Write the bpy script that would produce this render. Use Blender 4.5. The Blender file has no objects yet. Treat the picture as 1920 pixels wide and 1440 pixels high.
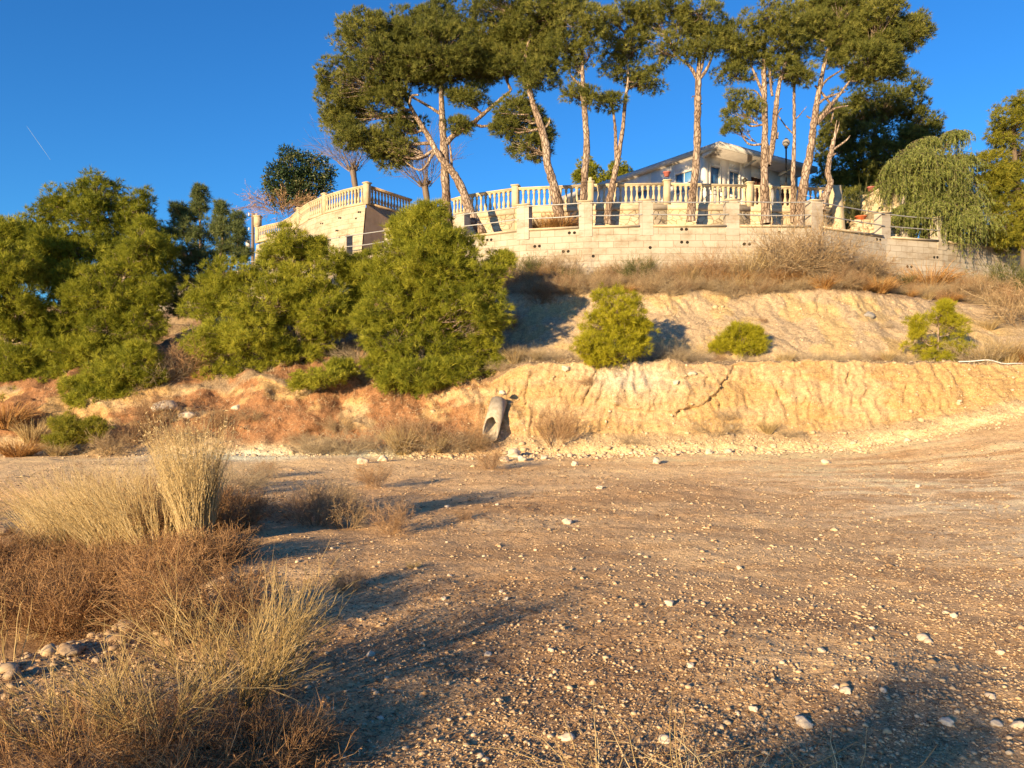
import bpy, math, random
import numpy as np
from mathutils import Vector, Matrix

# ------------------------------------------------------------------ camera, sky, sun, exposure
S = bpy.context.scene
COL = S.collection
F = 1450.0; HZ = 730.0; CZ = 1.6            # focal length in photo pixels, horizon row, eye height
cam = bpy.data.cameras.new('camera'); camo = bpy.data.objects.new('camera', cam); COL.objects.link(camo)
camo.location = (0, 0, CZ); camo.rotation_euler = (math.radians(90), 0, 0)
cam.sensor_width = 36; cam.lens = 36*F/1920; cam.shift_y = 10/1920
cam.clip_start = 0.05; cam.clip_end = 6000
S.camera = camo
SUN_EL = math.radians(12.5); SUN_AZ = math.radians(36)      # light travels forward and 36 deg to the right
w = bpy.data.worlds.new("World"); S.world = w; w.use_nodes = True
nt = w.node_tree; bg = nt.nodes['Background']
sky = nt.nodes.new('ShaderNodeTexSky'); sky.sky_type = 'NISHITA'; sky.sun_disc = False
sky.sun_elevation = SUN_EL; sky.sun_rotation = SUN_AZ + math.pi
sky.altitude = 300; sky.air_density = 1.0; sky.dust_density = 0.3; sky.ozone_density = 4.0
hs = nt.nodes.new('ShaderNodeHueSaturation'); hs.inputs['Saturation'].default_value = 1.12; hs.inputs['Hue'].default_value = 0.505
nt.links.new(sky.outputs[0], hs.inputs['Color']); tm = nt.nodes.new('ShaderNodeMix'); tm.data_type = 'RGBA'; tm.blend_type = 'MULTIPLY'; tm.inputs[0].default_value = 1; tm.inputs[7].default_value = (.38, .74, .90, 1)
nt.links.new(hs.outputs[0], tm.inputs[6]); nt.links.new(tm.outputs[2], bg.inputs[0]); bg.inputs[1].default_value = 0.105
sl = bpy.data.lights.new('sun', 'SUN'); sl.energy = 5.0; sl.angle = math.radians(0.6); sl.color = (1.0, 0.73, 0.40)
so = bpy.data.objects.new('sun', sl); COL.objects.link(so)
Ld = Vector((math.sin(SUN_AZ)*math.cos(SUN_EL), math.cos(SUN_AZ)*math.cos(SUN_EL), -math.sin(SUN_EL)))
so.rotation_euler = Ld.to_track_quat('-Z', 'Y').to_euler()
S.view_settings.view_transform = 'Standard'; S.view_settings.look = 'None'
S.view_settings.exposure = 1.2; S.view_settings.gamma = 1.0
S.render.engine = 'CYCLES'
S.cycles.max_bounces = 5; S.cycles.diffuse_bounces = 3; S.cycles.transparent_max_bounces = 4

# ------------------------------------------------------------------ helpers
R = np.random.default_rng(7)
def P(px, py, d):                            # a point at depth d seen at a photo pixel
    return np.array([(px-960)/F*d, d, CZ+(HZ-py)/F*d])
def tag(o, label=None, cat=None, group=None, kind=None):
    if label: o['label'] = label
    if cat: o['category'] = cat
    if group: o['group'] = group
    if kind: o['kind'] = kind
    return o
def empty(name, loc, label, cat, group=None, rz=0):
    o = bpy.data.objects.new(name, None); COL.objects.link(o); o.location = loc; o.rotation_euler = (0, 0, rz)
    o.empty_display_size = 0.2
    return tag(o, label, cat, group)
def copy_tree(o, parent=None):
    c = o.copy(); COL.objects.link(c)
    if parent: c.parent = parent
    for ch in list(o.children): copy_tree(ch, c)
    return c
class G:
    """gathers faces and links them as one mesh object"""
    def __init__(s): s.v = []; s.f = []; s.a = []; s.u = []; s.n = 0
    def add(s, V, *faces, a=0.5, uv=None):
        V = np.asarray(V, float); 
        for f in faces:
            f = np.asarray(f, int)
            if len(f): s.f.append(f + s.n)
        s.v.append(V); s.a.append(np.broadcast_to(np.asarray(a, float), (len(V),)))
        s.u.append(np.zeros((len(V), 2)) if uv is None else np.asarray(uv, float))
        s.n += len(V); return s
    def build(s, name, mat, parent=None, origin=(0, 0, 0), smooth=False, col=None):
        V = np.concatenate(s.v) - np.asarray(origin, float)
        me = bpy.data.meshes.new(name)
        me.vertices.add(len(V)); me.vertices.foreach_set('co', V.ravel().astype(np.float32))
        nl = sum(f.size for f in s.f); npoly = sum(len(f) for f in s.f)
        me.loops.add(nl); me.polygons.add(npoly)
        li = np.concatenate([f.ravel() for f in s.f])
        cnt = np.concatenate([np.full(len(f), f.shape[1]) for f in s.f])
        st = np.concatenate([[0], np.cumsum(cnt)[:-1]])
        me.loops.foreach_set('vertex_index', li.astype(np.int32))
        me.polygons.foreach_set('loop_start', st.astype(np.int32))
        if smooth: me.polygons.foreach_set('use_smooth', np.ones(npoly, bool))
        at = me.attributes.new('var', 'FLOAT', 'POINT'); at.data.foreach_set('value', np.concatenate(s.a).astype(np.float32))
        U = np.concatenate(s.u)
        if np.any(U):
            ul = me.uv_layers.new(name='UVMap'); ul.data.foreach_set('uv', U[li].astype(np.float32).ravel())
        if col is not None:
            ca = me.attributes.new('albedo', 'FLOAT_COLOR', 'POINT')
            ca.data.foreach_set('color', np.hstack([col, np.ones((len(col), 1))]).astype(np.float32).ravel())
        me.update(calc_edges=True)
        if mat: me.materials.append(mat)
        o = bpy.data.objects.new(name, me); COL.objects.link(o)
        if parent is not None: o.parent = parent
        else: o.location = origin
        return o
BOXF = np.array([[0,3,2,1],[4,5,6,7],[0,1,5,4],[1,2,6,5],[2,3,7,6],[3,0,4,7]])
def hexa(g, bot, top, a=.5):                 # 4 bottom + 4 top points
    return g.add(np.vstack([bot, top]), BOXF, a=a)
def box(g, c, dx, dy, dz, ax=(1, 0), a=.5):  # oriented box; ax = unit direction of its dx side; c = centre of base
    ux = np.array([ax[0], ax[1], 0.]); uy = np.array([-ax[1], ax[0], 0.]); c = np.asarray(c, float)
    q = [c-ux*dx/2-uy*dy/2, c+ux*dx/2-uy*dy/2, c+ux*dx/2+uy*dy/2, c-ux*dx/2+uy*dy/2]
    return hexa(g, np.array(q), np.array(q)+[0, 0, dz], a)
def beam(g, p, q, wd, ht, a=.5):             # box between two points, wd across, ht hanging down from p,q
    p = np.asarray(p, float); q = np.asarray(q, float); t = q-p; n = np.array([-t[1], t[0], 0.]); n /= max(np.linalg.norm(n), 1e-6)
    n *= wd/2; dn = np.array([0, 0, ht])
    return hexa(g, np.array([p-n-dn, q-n-dn, q+n-dn, p+n-dn]), np.array([p-n, q-n, q+n, p+n]), a)
def lathe(g, prof, c=(0, 0, 0), n=10, a=.5):
    prof = np.asarray(prof, float); th = np.arange(n)/n*2*np.pi
    V = np.stack([np.outer(prof[:, 0], np.cos(th)), np.outer(prof[:, 0], np.sin(th)), np.repeat(prof[:, 1:2], n, 1)], -1).reshape(-1, 3)+c
    K = len(prof); i = np.arange(K-1)[:, None]*n; j = np.arange(n)[None]; j2 = (j+1) % n
    q = np.stack([i+j, i+j2, i+n+j2, i+n+j], -1).reshape(-1, 4)
    return g.add(V, q, a=a)
def tubes(g, Pth, Rad, sides=3, a=.5):       # Pth (N,K,3), Rad (N,K)/(K,)/scalar
    Pth = np.asarray(Pth, float); N, K, _ = Pth.shape
    Rad = np.broadcast_to(np.asarray(Rad, float), (N, K)) if np.ndim(Rad) != 1 else np.broadcast_to(np.asarray(Rad)[None], (N, K))
    t = np.gradient(Pth, axis=1); t /= np.linalg.norm(t, axis=2, keepdims=True)+1e-9
    ref = np.where(np.abs(t[:, :1, 2:3]) < .8, np.array([0, 0, 1.]), np.array([1., 0, 0])); ref = np.broadcast_to(ref, t.shape)
    x = np.cross(t, ref); x /= np.linalg.norm(x, axis=2, keepdims=True)+1e-9; y = np.cross(t, x)
    th = np.arange(sides)/sides*2*np.pi
    V = Pth[:, :, None]+Rad[:, :, None, None]*(x[:, :, None]*np.cos(th)[None, None, :, None]+y[:, :, None]*np.sin(th)[None, None, :, None])
    b = (np.arange(N)[:, None, None]*K+np.arange(K-1)[None, :, None])*sides; j = np.arange(sides)[None, None]; j2 = (j+1) % sides
    q = np.stack([b+j, b+j2, b+sides+j2, b+sides+j], -1).reshape(-1, 4)
    av = np.repeat(np.broadcast_to(np.asarray(a, float), (N,)), K*sides)
    return g.add(V.reshape(-1, 3), q, a=av)
def smooth_path(pts, rad, n):                # Catmull-like resample
    pts = np.asarray(pts, float); rad = np.asarray(rad, float); K = len(pts); s = np.linspace(0, K-1, n)
    i = np.clip(s.astype(int), 0, K-2); f = (s-i)[:, None]
    p0 = pts[np.maximum(i-1, 0)]; p1 = pts[i]; p2 = pts[i+1]; p3 = pts[np.minimum(i+2, K-1)]
    q = .5*((2*p1)+(-p0+p2)*f+(2*p0-5*p1+4*p2-p3)*f**2+(-p0+3*p1-3*p2+p3)*f**3)
    return q, rad[i]*(1-f[:, 0])+rad[i+1]*f[:, 0]
def unit(v): return v/(np.linalg.norm(v, axis=-1, keepdims=True)+1e-9)
def rdir(n, rng): return unit(rng.normal(size=(n, 3)))
# value noise
def _h(ix, iy, s):
    with np.errstate(over='ignore'):
        n = (ix.astype(np.int64)*374761393+iy.astype(np.int64)*668265263+s*2246822519) & 0xffffffff
        n = ((n ^ (n >> 13))*1274126177) & 0xffffffff
        return ((n ^ (n >> 16)) & 0xffff)/65535.
def vn(x, y, s=0):
    x = np.asarray(x, float); y = np.asarray(y, float)
    ix = np.floor(x); iy = np.floor(y); fx = x-ix; fy = y-iy; fx = fx*fx*(3-2*fx); fy = fy*fy*(3-2*fy)
    return (_h(ix, iy, s)*(1-fx)+_h(ix+1, iy, s)*fx)*(1-fy)+(_h(ix, iy+1, s)*(1-fx)+_h(ix+1, iy+1, s)*fx)*fy
def fbm(x, y, s=0, o=4):
    r = 0; a = .5; t = 0
    for k in range(o):
        r = r+a*vn(x*2**k+k*17.3, y*2**k-k*9.1, s+k); t += a; a *= .5
    return r/t
def sst(a, b, x):
    t = np.clip((x-a)/(b-a), 0, 1); return t*t*(3-2*t)

# ------------------------------------------------------------------ materials
def mat(name): 
    m = bpy.data.materials.new(name); m.use_nodes = True; n = m.node_tree; b = n.nodes['Principled BSDF']
    b.inputs['Specular IOR Level'].default_value = 0.25
    return m, n, b
def nd(n, t, **k):
    o = n.nodes.new(t)
    for a, v in k.items():
        if hasattr(o, a): setattr(o, a, v)
        else: o.inputs[a.replace('_', ' ')].default_value = v
    return o
def ramp(n, src, stops):
    r = n.nodes.new('ShaderNodeValToRGB'); e = r.color_ramp.elements
    while len(e) < len(stops): e.new(.5)
    for i, (p, c) in enumerate(stops): e[i].position = p; e[i].color = (*c, 1)
    n.links.new(src, r.inputs[0]); return r
def mul(n, c1, c2, f=1.0, mode='MULTIPLY'):
    m = n.nodes.new('ShaderNodeMix'); m.data_type = 'RGBA'; m.blend_type = mode; m.inputs[0].default_value = f
    n.links.new(c1, m.inputs[6]); n.links.new(c2, m.inputs[7]); return m.outputs[2]
def bump(n, b, src, strength, dist):
    u = nd(n, 'ShaderNodeBump'); u.inputs['Strength'].default_value = strength; u.inputs['Distance'].default_value = dist
    n.links.new(src, u.inputs['Height']); n.links.new(u.outputs[0], b.inputs['Normal']); return u
def noisy(name, stops, scale=6, rough=.8, bs=.3, bd=.01, stretch=(1, 1, 1), detail=6, obj=True, metal=0):
    m, n, b = mat(name)
    tc = nd(n, 'ShaderNodeTexCoord'); mp = nd(n, 'ShaderNodeMapping'); mp.inputs['Scale'].default_value = stretch
    n.links.new(tc.outputs['Object'], mp.inputs[0])
    t = nd(n, 'ShaderNodeTexNoise'); t.inputs['Scale'].default_value = scale; t.inputs['Detail'].default_value = detail; t.inputs['Roughness'].default_value = .65
    n.links.new(mp.outputs[0], t.inputs['Vector'])
    r = ramp(n, t.outputs[0], stops); n.links.new(r.outputs[0], b.inputs['Base Color'])
    b.inputs['Roughness'].default_value = rough; b.inputs['Metallic'].default_value = metal
    if bs: bump(n, b, t.outputs[0], bs, bd)
    return m
def leafy(name, lo, mid, hi, transl=.25, rough=.6):     # colour runs with the per-tuft 'var' attribute
    m, n, b = mat(name)
    at = nd(n, 'ShaderNodeAttribute'); at.attribute_name = 'var'
    r = ramp(n, at.outputs['Fac'], [(0, lo), (.5, mid), (1, hi)])
    n.links.new(r.outputs[0], b.inputs['Base Color']); b.inputs['Roughness'].default_value = rough
    if transl:
        tr = nd(n, 'ShaderNodeBsdfTranslucent'); n.links.new(r.outputs[0], tr.inputs[0])
        mx = nd(n, 'ShaderNodeMixShader'); mx.inputs[0].default_value = transl
        n.links.new(b.outputs[0], mx.inputs[1]); n.links.new(tr.outputs[0], mx.inputs[2])
        n.links.new(mx.outputs[0], n.nodes['Material Output'].inputs[0])
    return m
M = {}
M['needle'] = leafy('pine_needles', (.07, .10, .012), (.27, .285, .026), (.54, .51, .065), .42)
M['needle_high'] = leafy('tall_pine_needles', (.04, .055, .016), (.175, .19, .040), (.38, .36, .09), .4)
M['needle_blue'] = leafy('grey_green_needles', (.05, .08, .035), (.17, .21, .075), (.34, .36, .14), .4)
M['needle_yellow'] = leafy('yellow_green_needles', (.16, .17, .01), (.38, .36, .02), (.58, .52, .05), .42)
M['needle_rust'] = leafy('rusty_green_needles', (.08, .10, .01), (.25, .25, .03), (.46, .40, .05), .4)
M['leaf_dark'] = leafy('dark_broad_leaves', (.015, .03, .014), (.045, .075, .028), (.19, .17, .05), .15, .4)
M['leaf_pepper'] = leafy('pepper_tree_leaves', (.09, .12, .03), (.24, .28, .07), (.38, .40, .12), .42)
m, n, b = mat('plated_pine_bark'); M['bark'] = m
tc = nd(n, 'ShaderNodeTexCoord'); mp = nd(n, 'ShaderNodeMapping'); mp.inputs['Scale'].default_value = (1, 1, .38); n.links.new(tc.outputs['Object'], mp.inputs[0])
t1 = nd(n, 'ShaderNodeTexNoise'); t1.inputs['Scale'].default_value = 3; t1.inputs['Detail'].default_value = 8; n.links.new(mp.outputs[0], t1.inputs[0])
ma = nd(n, 'ShaderNodeVectorMath', operation='MULTIPLY_ADD'); n.links.new(t1.outputs['Color'], ma.inputs[0]); ma.inputs[1].default_value = (.25, .25, .25); n.links.new(mp.outputs[0], ma.inputs[2])
v = nd(n, 'ShaderNodeTexVoronoi', feature='DISTANCE_TO_EDGE'); v.inputs['Scale'].default_value = 11; n.links.new(ma.outputs[0], v.inputs[0])
r1 = ramp(n, t1.outputs[0], [(.32, (.20, .14, .10)), (.5, (.33, .25, .19)), (.7, (.46, .38, .31))]); r2 = ramp(n, v.outputs[0], [(0, (.28, .24, .22)), (.16, (1, 1, 1))])
n.links.new(mul(n, r1.outputs[0], r2.outputs[0]), b.inputs['Base Color']); b.inputs['Roughness'].default_value = .95; bump(n, b, r2.outputs[0], .9, .03)
M['bark_dark'] = noisy('dark_bark', [(.3, (.06, .045, .035)), (.7, (.20, .15, .11))], 9, .9, .6, .03, (1, 1, .4))
M['twig'] = leafy('grey_twigs', (.08, .06, .045), (.16, .12, .09), (.28, .22, .17), 0)
M['straw'] = leafy('dry_straw', (.30, .20, .08), (.52, .38, .18), (.74, .59, .33), .2)
M['straw_orange'] = leafy('orange_straw', (.28, .13, .04), (.45, .24, .08), (.62, .38, .15), .1)
M['brush'] = leafy('dry_brush', (.12, .08, .04), (.29, .20, .11), (.52, .39, .23), 0)
M['brush_grey'] = leafy('grey_brush', (.16, .12, .075), (.34, .26, .16), (.56, .45, .29), 0)
M['brush_red'] = leafy('reddish_brush', (.13, .07, .035), (.30, .18, .09), (.52, .34, .19), 0)
M['broom'] = leafy('green_broom_stems', (.13, .08, .032), (.31, .215, .085), (.54, .40, .19), 0)
M['brush_deep'] = leafy('deep_brown_brush', (.075, .036, .016), (.22, .115, .05), (.46, .28, .13), 0)
M['rock_tan'] = noisy('dusty_tan_rock', [(.3, (.22, .15, .09)), (.7, (.44, .33, .22))], 12, .95, .8, .03)
M['broom_green'] = leafy('green_brush', (.05, .06, .02), (.11, .12, .04), (.20, .19, .07), .1)
M['render'] = noisy('brown_render', [(.3, (.30, .20, .13)), (.7, (.42, .29, .20))], 2.2, .9, .15, .01)
M['grey_render'] = noisy('grey_render', [(.3, (.30, .27, .24)), (.7, (.42, .38, .34))], 2.5, .9, .15, .01)
M['cast'] = noisy('cast_cream_stone', [(.25, (.33, .26, .17)), (.5, (.49, .41, .28)), (.75, (.57, .49, .35))], 3, .85, .25, .01)
M['cast_w'] = noisy('weathered_cream_stone', [(.3, (.30, .20, .12)), (.5, (.50, .38, .25)), (.75, (.68, .56, .40))], 6, .85, .25, .01)
M['coping'] = noisy('coping_stone', [(.25, (.34, .27, .18)), (.6, (.52, .44, .32))], 4, .85, .3, .01)
M['galv'] = noisy('galvanised_rail', [(.3, (.30, .30, .30)), (.7, (.48, .48, .48))], 12, .5, .1, .002, metal=.4)
M['hole'] = noisy('drain_hole_dark', [(.3, (.015, .012, .01)), (.7, (.03, .025, .02))], 9, 1, 0)
M['white'] = noisy('white_wall_paint', [(.3, (.60, .58, .56)), (.7, (.70, .68, .66))], 2, .8, .08, .004)
M['roof'] = noisy('pale_roof', [(.3, (.44, .43, .43)), (.7, (.54, .53, .52))], 3, .8, .1, .004)
M['soffit'] = noisy('grey_soffit', [(.3, (.36, .34, .34)), (.7, (.45, .43, .43))], 3, .8, .1, .004)
M['iron'] = noisy('black_iron', [(.3, (.02, .02, .02)), (.7, (.05, .045, .04))], 9, .5, .1, .002)
M['brown'] = noisy('brown_shutter', [(.3, (.06, .025, .018)), (.7, (.12, .05, .035))], 30, .6, .2, .003, (1, 1, .1))
M['terracotta'] = noisy('terracotta', [(.3, (.42, .10, .04)), (.7, (.60, .17, .07))], 12, .8, .2, .004)
M['pinkpot'] = noisy('pink_pot', [(.3, (.40, .12, .10)), (.7, (.52, .18, .16))], 12, .8, .2, .004)
M['pipe'] = noisy('old_concrete', [(.25, (.22, .18, .13)), (.5, (.36, .31, .24)), (.75, (.48, .42, .34))], 9, .95, .6, .012)
M['litter'] = leafy('dead_litter', (.06, .03, .015), (.16, .09, .045), (.32, .21, .11), 0)
M['rock'] = noisy('pale_limestone', [(.25, (.38, .30, .21)), (.55, (.58, .49, .38)), (.8, (.70, .63, .53))], 9, .9, .5, .02)
M['rock_grey'] = noisy('grey_rock', [(.3, (.16, .15, .14)), (.7, (.32, .30, .28))], 9, .9, .5, .02)
M['wood'] = noisy('weathered_wood', [(.3, (.12, .09, .07)), (.7, (.26, .20, .16))], 9, .8, .3, .01, (1, 1, .1))
M['ceramic'] = noisy('white_ceramic', [(.3, (.6, .6, .6)), (.7, (.75, .75, .75))], 9, .4, 0)
M['wire'] = noisy('dark_wire', [(.3, (.03, .03, .03)), (.7, (.06, .06, .06))], 9, .6, 0)
M['trail'] = noisy('ice_cloud', [(.3, (.16, .26, .42)), (.7, (.22, .33, .5))], .01, 1, 0)
def glassm(name, c, rough=.12):
    m, n, b = mat(name); b.inputs['Base Color'].default_value = (*c, 1); b.inputs['Roughness'].default_value = rough
    b.inputs['Specular IOR Level'].default_value = .6
    t = nd(n, 'ShaderNodeTexNoise'); t.inputs['Scale'].default_value = 3; r = ramp(n, t.outputs[0], [(.3, tuple(x*.8 for x in c)), (.7, c)]); n.links.new(r.outputs[0], b.inputs['Base Color'])
    return m
M['glass'] = glassm('window_glass', (.10, .24, .42)); M['globe'] = glassm('smoked_globe', (.32, .30, .28), .15); M['bluepaint'] = glassm('blue_curtain', (.06, .22, .5), .5)
def gravel_mat(name, cols):
    m, n, b = mat(name); at = nd(n, 'ShaderNodeAttribute'); at.attribute_name = 'var'
    r = ramp(n, at.outputs['Fac'], cols); t = nd(n, 'ShaderNodeTexNoise'); t.inputs['Scale'].default_value = 60
    k = ramp(n, t.outputs[0], [(.3, (.75, .75, .75)), (.7, (1, 1, 1))])
    n.links.new(mul(n, r.outputs[0], k.outputs[0]), b.inputs['Base Color']); b.inputs['Roughness'].default_value = .85; return m
M['gravel'] = gravel_mat('gravel_stones', [(0, (.34, .22, .12)), (.5, (.52, .38, .23)), (.85, (.58, .44, .28)), (1, (.62, .51, .37))])
# ground: colour attribute worked out from the terrain zones, fine grain added here
m, n, b = mat('earth'); M['earth'] = m
at = nd(n, 'ShaderNodeAttribute'); at.attribute_name = 'albedo'
tc = nd(n, 'ShaderNodeTexCoord')
t1 = nd(n, 'ShaderNodeTexNoise'); t1.inputs['Scale'].default_value = 9; t1.inputs['Detail'].default_value = 9; t1.inputs['Roughness'].default_value = .75
t2 = nd(n, 'ShaderNodeTexVoronoi'); t2.inputs['Scale'].default_value = 34; t2.inputs['Randomness'].default_value = 1
t3 = nd(n, 'ShaderNodeTexNoise'); t3.inputs['Scale'].default_value = 70; t3.inputs['Detail'].default_value = 5
for t in (t1, t2, t3): n.links.new(tc.outputs['Object'], t.inputs['Vector'])
r1 = ramp(n, t1.outputs[0], [(.28, (.62, .56, .50)), (.5, (1, 1, 1)), (.72, (1.3, 1.3, 1.3))])
r3 = ramp(n, t3.outputs[0], [(.3, (.62, .60, .57)), (.6, (1.15, 1.15, 1.15))])
r2 = ramp(n, t2.outputs['Color'], [(.1, (.72, .68, .64)), (.9, (1.2, 1.2, 1.2))])
c = mul(n, at.outputs['Color'], r1.outputs[0]); c = mul(n, c, r3.outputs[0]); c = mul(n, c, r2.outputs[0], .7)
n.links.new(c, b.inputs['Base Color']); b.inputs['Roughness'].default_value = .95
ad = nd(n, 'ShaderNodeMath', operation='ADD'); n.links.new(t1.outputs[0], ad.inputs[0]); 
ad2 = nd(n, 'ShaderNodeMath', operation='MULTIPLY'); ad2.inputs[1].default_value = .22
s2 = nd(n, 'ShaderNodeMath', operation='SUBTRACT'); n.links.new(t3.outputs[0], s2.inputs[0]); n.links.new(t2.outputs['Distance'], s2.inputs[1])
n.links.new(s2.outputs[0], ad2.inputs[0]); n.links.new(ad2.outputs[0], ad.inputs[1]); bump(n, b, ad.outputs[0], .75, .075)
# block wall: running-bond blocks in UV metres
def blocks(name, c1, c2, mortar, bw=.4, bh=.2, off=.5):
    m, n, b = mat(name)
    uv = nd(n, 'ShaderNodeUVMap'); br = nd(n, 'ShaderNodeTexBrick'); br.offset = off
    for k, v in (('Scale', 1), ('Brick Width', bw), ('Row Height', bh), ('Mortar Size', .007), ('Mortar Smooth', .2), ('Bias', 0)): br.inputs[k].default_value = v
    br.inputs['Color1'].default_value = (*c1, 1); br.inputs['Color2'].default_value = (*c2, 1); br.inputs['Mortar'].default_value = (*mortar, 1)
    n.links.new(uv.outputs[0], br.inputs[0])
    t = nd(n, 'ShaderNodeTexNoise'); t.inputs['Scale'].default_value = 1.3; t.inputs['Detail'].default_value = 8; t.inputs['Roughness'].default_value = .7
    tc = nd(n, 'ShaderNodeTexCoord'); mp = nd(n, 'ShaderNodeMapping'); mp.inputs['Scale'].default_value = (1, 1, 1.6)
    n.links.new(tc.outputs['Object'], mp.inputs[0]); n.links.new(mp.outputs[0], t.inputs[0])
    k = ramp(n, t.outputs[0], [(.32, (.62, .54, .44)), (.5, (.96, .94, .91)), (.75, (1.12, 1.12, 1.12))])
    n.links.new(mul(n, br.outputs[0], k.outputs[0]), b.inputs['Base Color']); b.inputs['Roughness'].default_value = .9
    t5 = nd(n, 'ShaderNodeTexNoise'); t5.inputs['Scale'].default_value = 40; n.links.new(tc.outputs['Object'], t5.inputs[0])
    a = nd(n, 'ShaderNodeMath', operation='MULTIPLY_ADD'); n.links.new(br.outputs['Fac'], a.inputs[0]); a.inputs[1].default_value = -1; n.links.new(t5.outputs[0], a.inputs[2])
    bump(n, b, a.outputs[0], .5, .012); return m
M['block'] = blocks('concrete_blocks', (.37, .33, .275), (.43, .39, .33), (.23, .185, .13), .5, .22)
M['block_pier'] = blocks('pier_blocks', (.38, .34, .29), (.44, .40, .35), (.33, .29, .24), .9, .22, 0)
M['block_cream'] = blocks('cream_blocks', (.39, .335, .255), (.45, .395, .305), (.26, .20, .14), .5, .22)
def rubble(name, c0, c1, c2, sc=3.2):
    m, n, b = mat(name); tc = nd(n, 'ShaderNodeTexCoord')
    wn = nd(n, 'ShaderNodeTexNoise'); wn.inputs['Scale'].default_value = 2.2; n.links.new(tc.outputs['Object'], wn.inputs[0])
    mx = nd(n, 'ShaderNodeVectorMath', operation='MULTIPLY_ADD'); n.links.new(wn.outputs['Color'], mx.inputs[0]); mx.inputs[1].default_value = (.35, .35, .35); n.links.new(tc.outputs['Object'], mx.inputs[2])
    mp = nd(n, 'ShaderNodeMapping'); mp.inputs['Scale'].default_value = (1, 1, 1.7); n.links.new(mx.outputs[0], mp.inputs[0])
    v = nd(n, 'ShaderNodeTexVoronoi', feature='DISTANCE_TO_EDGE'); v.inputs['Scale'].default_value = sc; n.links.new(mp.outputs[0], v.inputs[0])
    vc = nd(n, 'ShaderNodeTexVoronoi'); vc.inputs['Scale'].default_value = sc; n.links.new(mp.outputs[0], vc.inputs[0])
    col = ramp(n, vc.outputs['Color'], [(.1, c1), (.9, c2)]); e = ramp(n, v.outputs[0], [(.0, (0, 0, 0)), (.07, (1, 1, 1))])
    mm = nd(n, 'ShaderNodeMix', data_type='RGBA'); n.links.new(e.outputs[0], mm.inputs[0]); mm.inputs[6].default_value = (*c0, 1); n.links.new(col.outputs[0], mm.inputs[7])
    n.links.new(mm.outputs[2], b.inputs['Base Color']); b.inputs['Roughness'].default_value = .9
    bump(n, b, e.outputs[0], .6, .03); return m
M['rubble'] = rubble('cream_rubble_stone', (.27, .20, .12), (.42, .335, .21), (.56, .47, .33))

# ------------------------------------------------------------------ terrain
# control profile across the bank: x, foot(d,z), talus, ledge front, ledge back, scarp foot offset/z, shelf offset/z, wall-foot z
WP = [(-34,60),(-24.5,47),(-14.1,36.8),(-11.4,35.3),(-7.0,32),(-4.9,30.7),(-1.9,28.0),(.37,26.7),(2.49,26.2),(4.52,26.0),(7.42,26.0),(10.3,26.1),(13.5,27.9),(15.97,28.7),(18.7,30.1),(20.7,31.3),(26,34),(40,42)]
WPX = np.array([p[0] for p in WP]); WPD = np.array([p[1] for p in WP])
def wall_d(x): return np.interp(x, WPX, WPD)
KX = [-30, -14, -8, -3, -.8, .4, 8, 11, 13.5, 20]
KT = np.array([ # fd,  fz,  td,  tz,  Fd,  Fz,  Bd,  Bz,  Mo, Mz,  So, Sz,  Wz
 [20,0, 21,.3, 22.5,1.2, 24,2.0, 6.5,4.0, 5,4.6, 5.8],
 [19.4,0,20.2,.4,21.4,1.5,23,2.3, 6,4.0, 5,4.6, 5.8],
 [18.9,0,19.8,.5,21.0,1.8,22.6,2.4,5,4.0, 4.4,4.6, 5.7],
 [18.5,0,19.3,.5,20.6,1.8,21.8,2.4,4,4.0, 3.4,4.6, 5.6],
 [18.4,0,19.1,.55,20.1,1.75,21.3,2.38,3,4.0, 2.4,4.6,5.5],
 [18.3,0,19.0,.5,19.8,2.28,21.0,2.38,2.9,3.95,2.3,4.62,5.5],
 [18.2,.2,18.9,.6,19.7,2.30,21.0,2.36,2.9,3.95,2.3,4.62,5.5],
 [18.2,.75,18.9,1.05,19.7,2.27,21.0,2.33,3.4,3.9,2.8,4.55,5.5],
 [18.4,1.35,19.0,1.6,19.7,2.22,21.0,2.3,4.2,3.7,3.4,4.3,5.5],
 [18.5,1.75,19.1,1.9,19.7,2.2,21.0,2.28,5,3.6,4.2,4.1,5.5]], float)
def prof(x):
    return np.stack([np.interp(x, KX, KT[:, j]) for j in range(13)], -1)
def crest(d): return np.interp(d, [0, 4.0, 5.4, 7, 9, 11.5, 13.5], [-3.3, -2.75, -2.05, -2.35, -3.3, -5.5, -9])
def ground_z(x, d):
    """ground in front of the bank foot"""
    x = np.asarray(x, float); d = np.asarray(d, float)
    p = prof(x); z = p[..., 1]*sst(7, 1, 0)*0 + p[..., 1]*np.clip((d-9)/(p[..., 0]-9), 0, 1.)**1.5
    z = z + (fbm(x*.5, d*.5, 3)-.5)*.16*sst(1.5, 4, d) + (fbm(x*2.2, d*2.2, 5)-.5)*.05 + (fbm(x*9, d*9, 9, 3)-.5)*.018
    c = crest(d); s = (c-x)
    fade = sst(14, 11, d) if False else 1-sst(10.5, 13.5, d)
    z = z + fade*(.07*np.exp(-(s/.35)**2)*(.6+.8*vn(x*2.5, d*2.5, 31))*(1-.8*sst(6, 7, d)) - .50*sst(.2, 1.4, s))
    # low earth hummock right of the straw plume
    z = z + .02*np.exp(-((x+2.95-(d-8)*.0)/.75)**2-((d-9.2)/1.3)**2)*(.6+.7*vn(x*3, d*3, 37))
    return z
xs = np.concatenate([-np.geomspace(900, 15.5, 30), np.arange(-14.6, -3, .05), np.arange(-3, 3.6, .035), np.arange(3.6, 14.6, .045), np.geomspace(15.5, 900, 30)])
dg = np.concatenate([-np.geomspace(900, 8, 14), np.arange(-7, 2.2, .35)])
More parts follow.
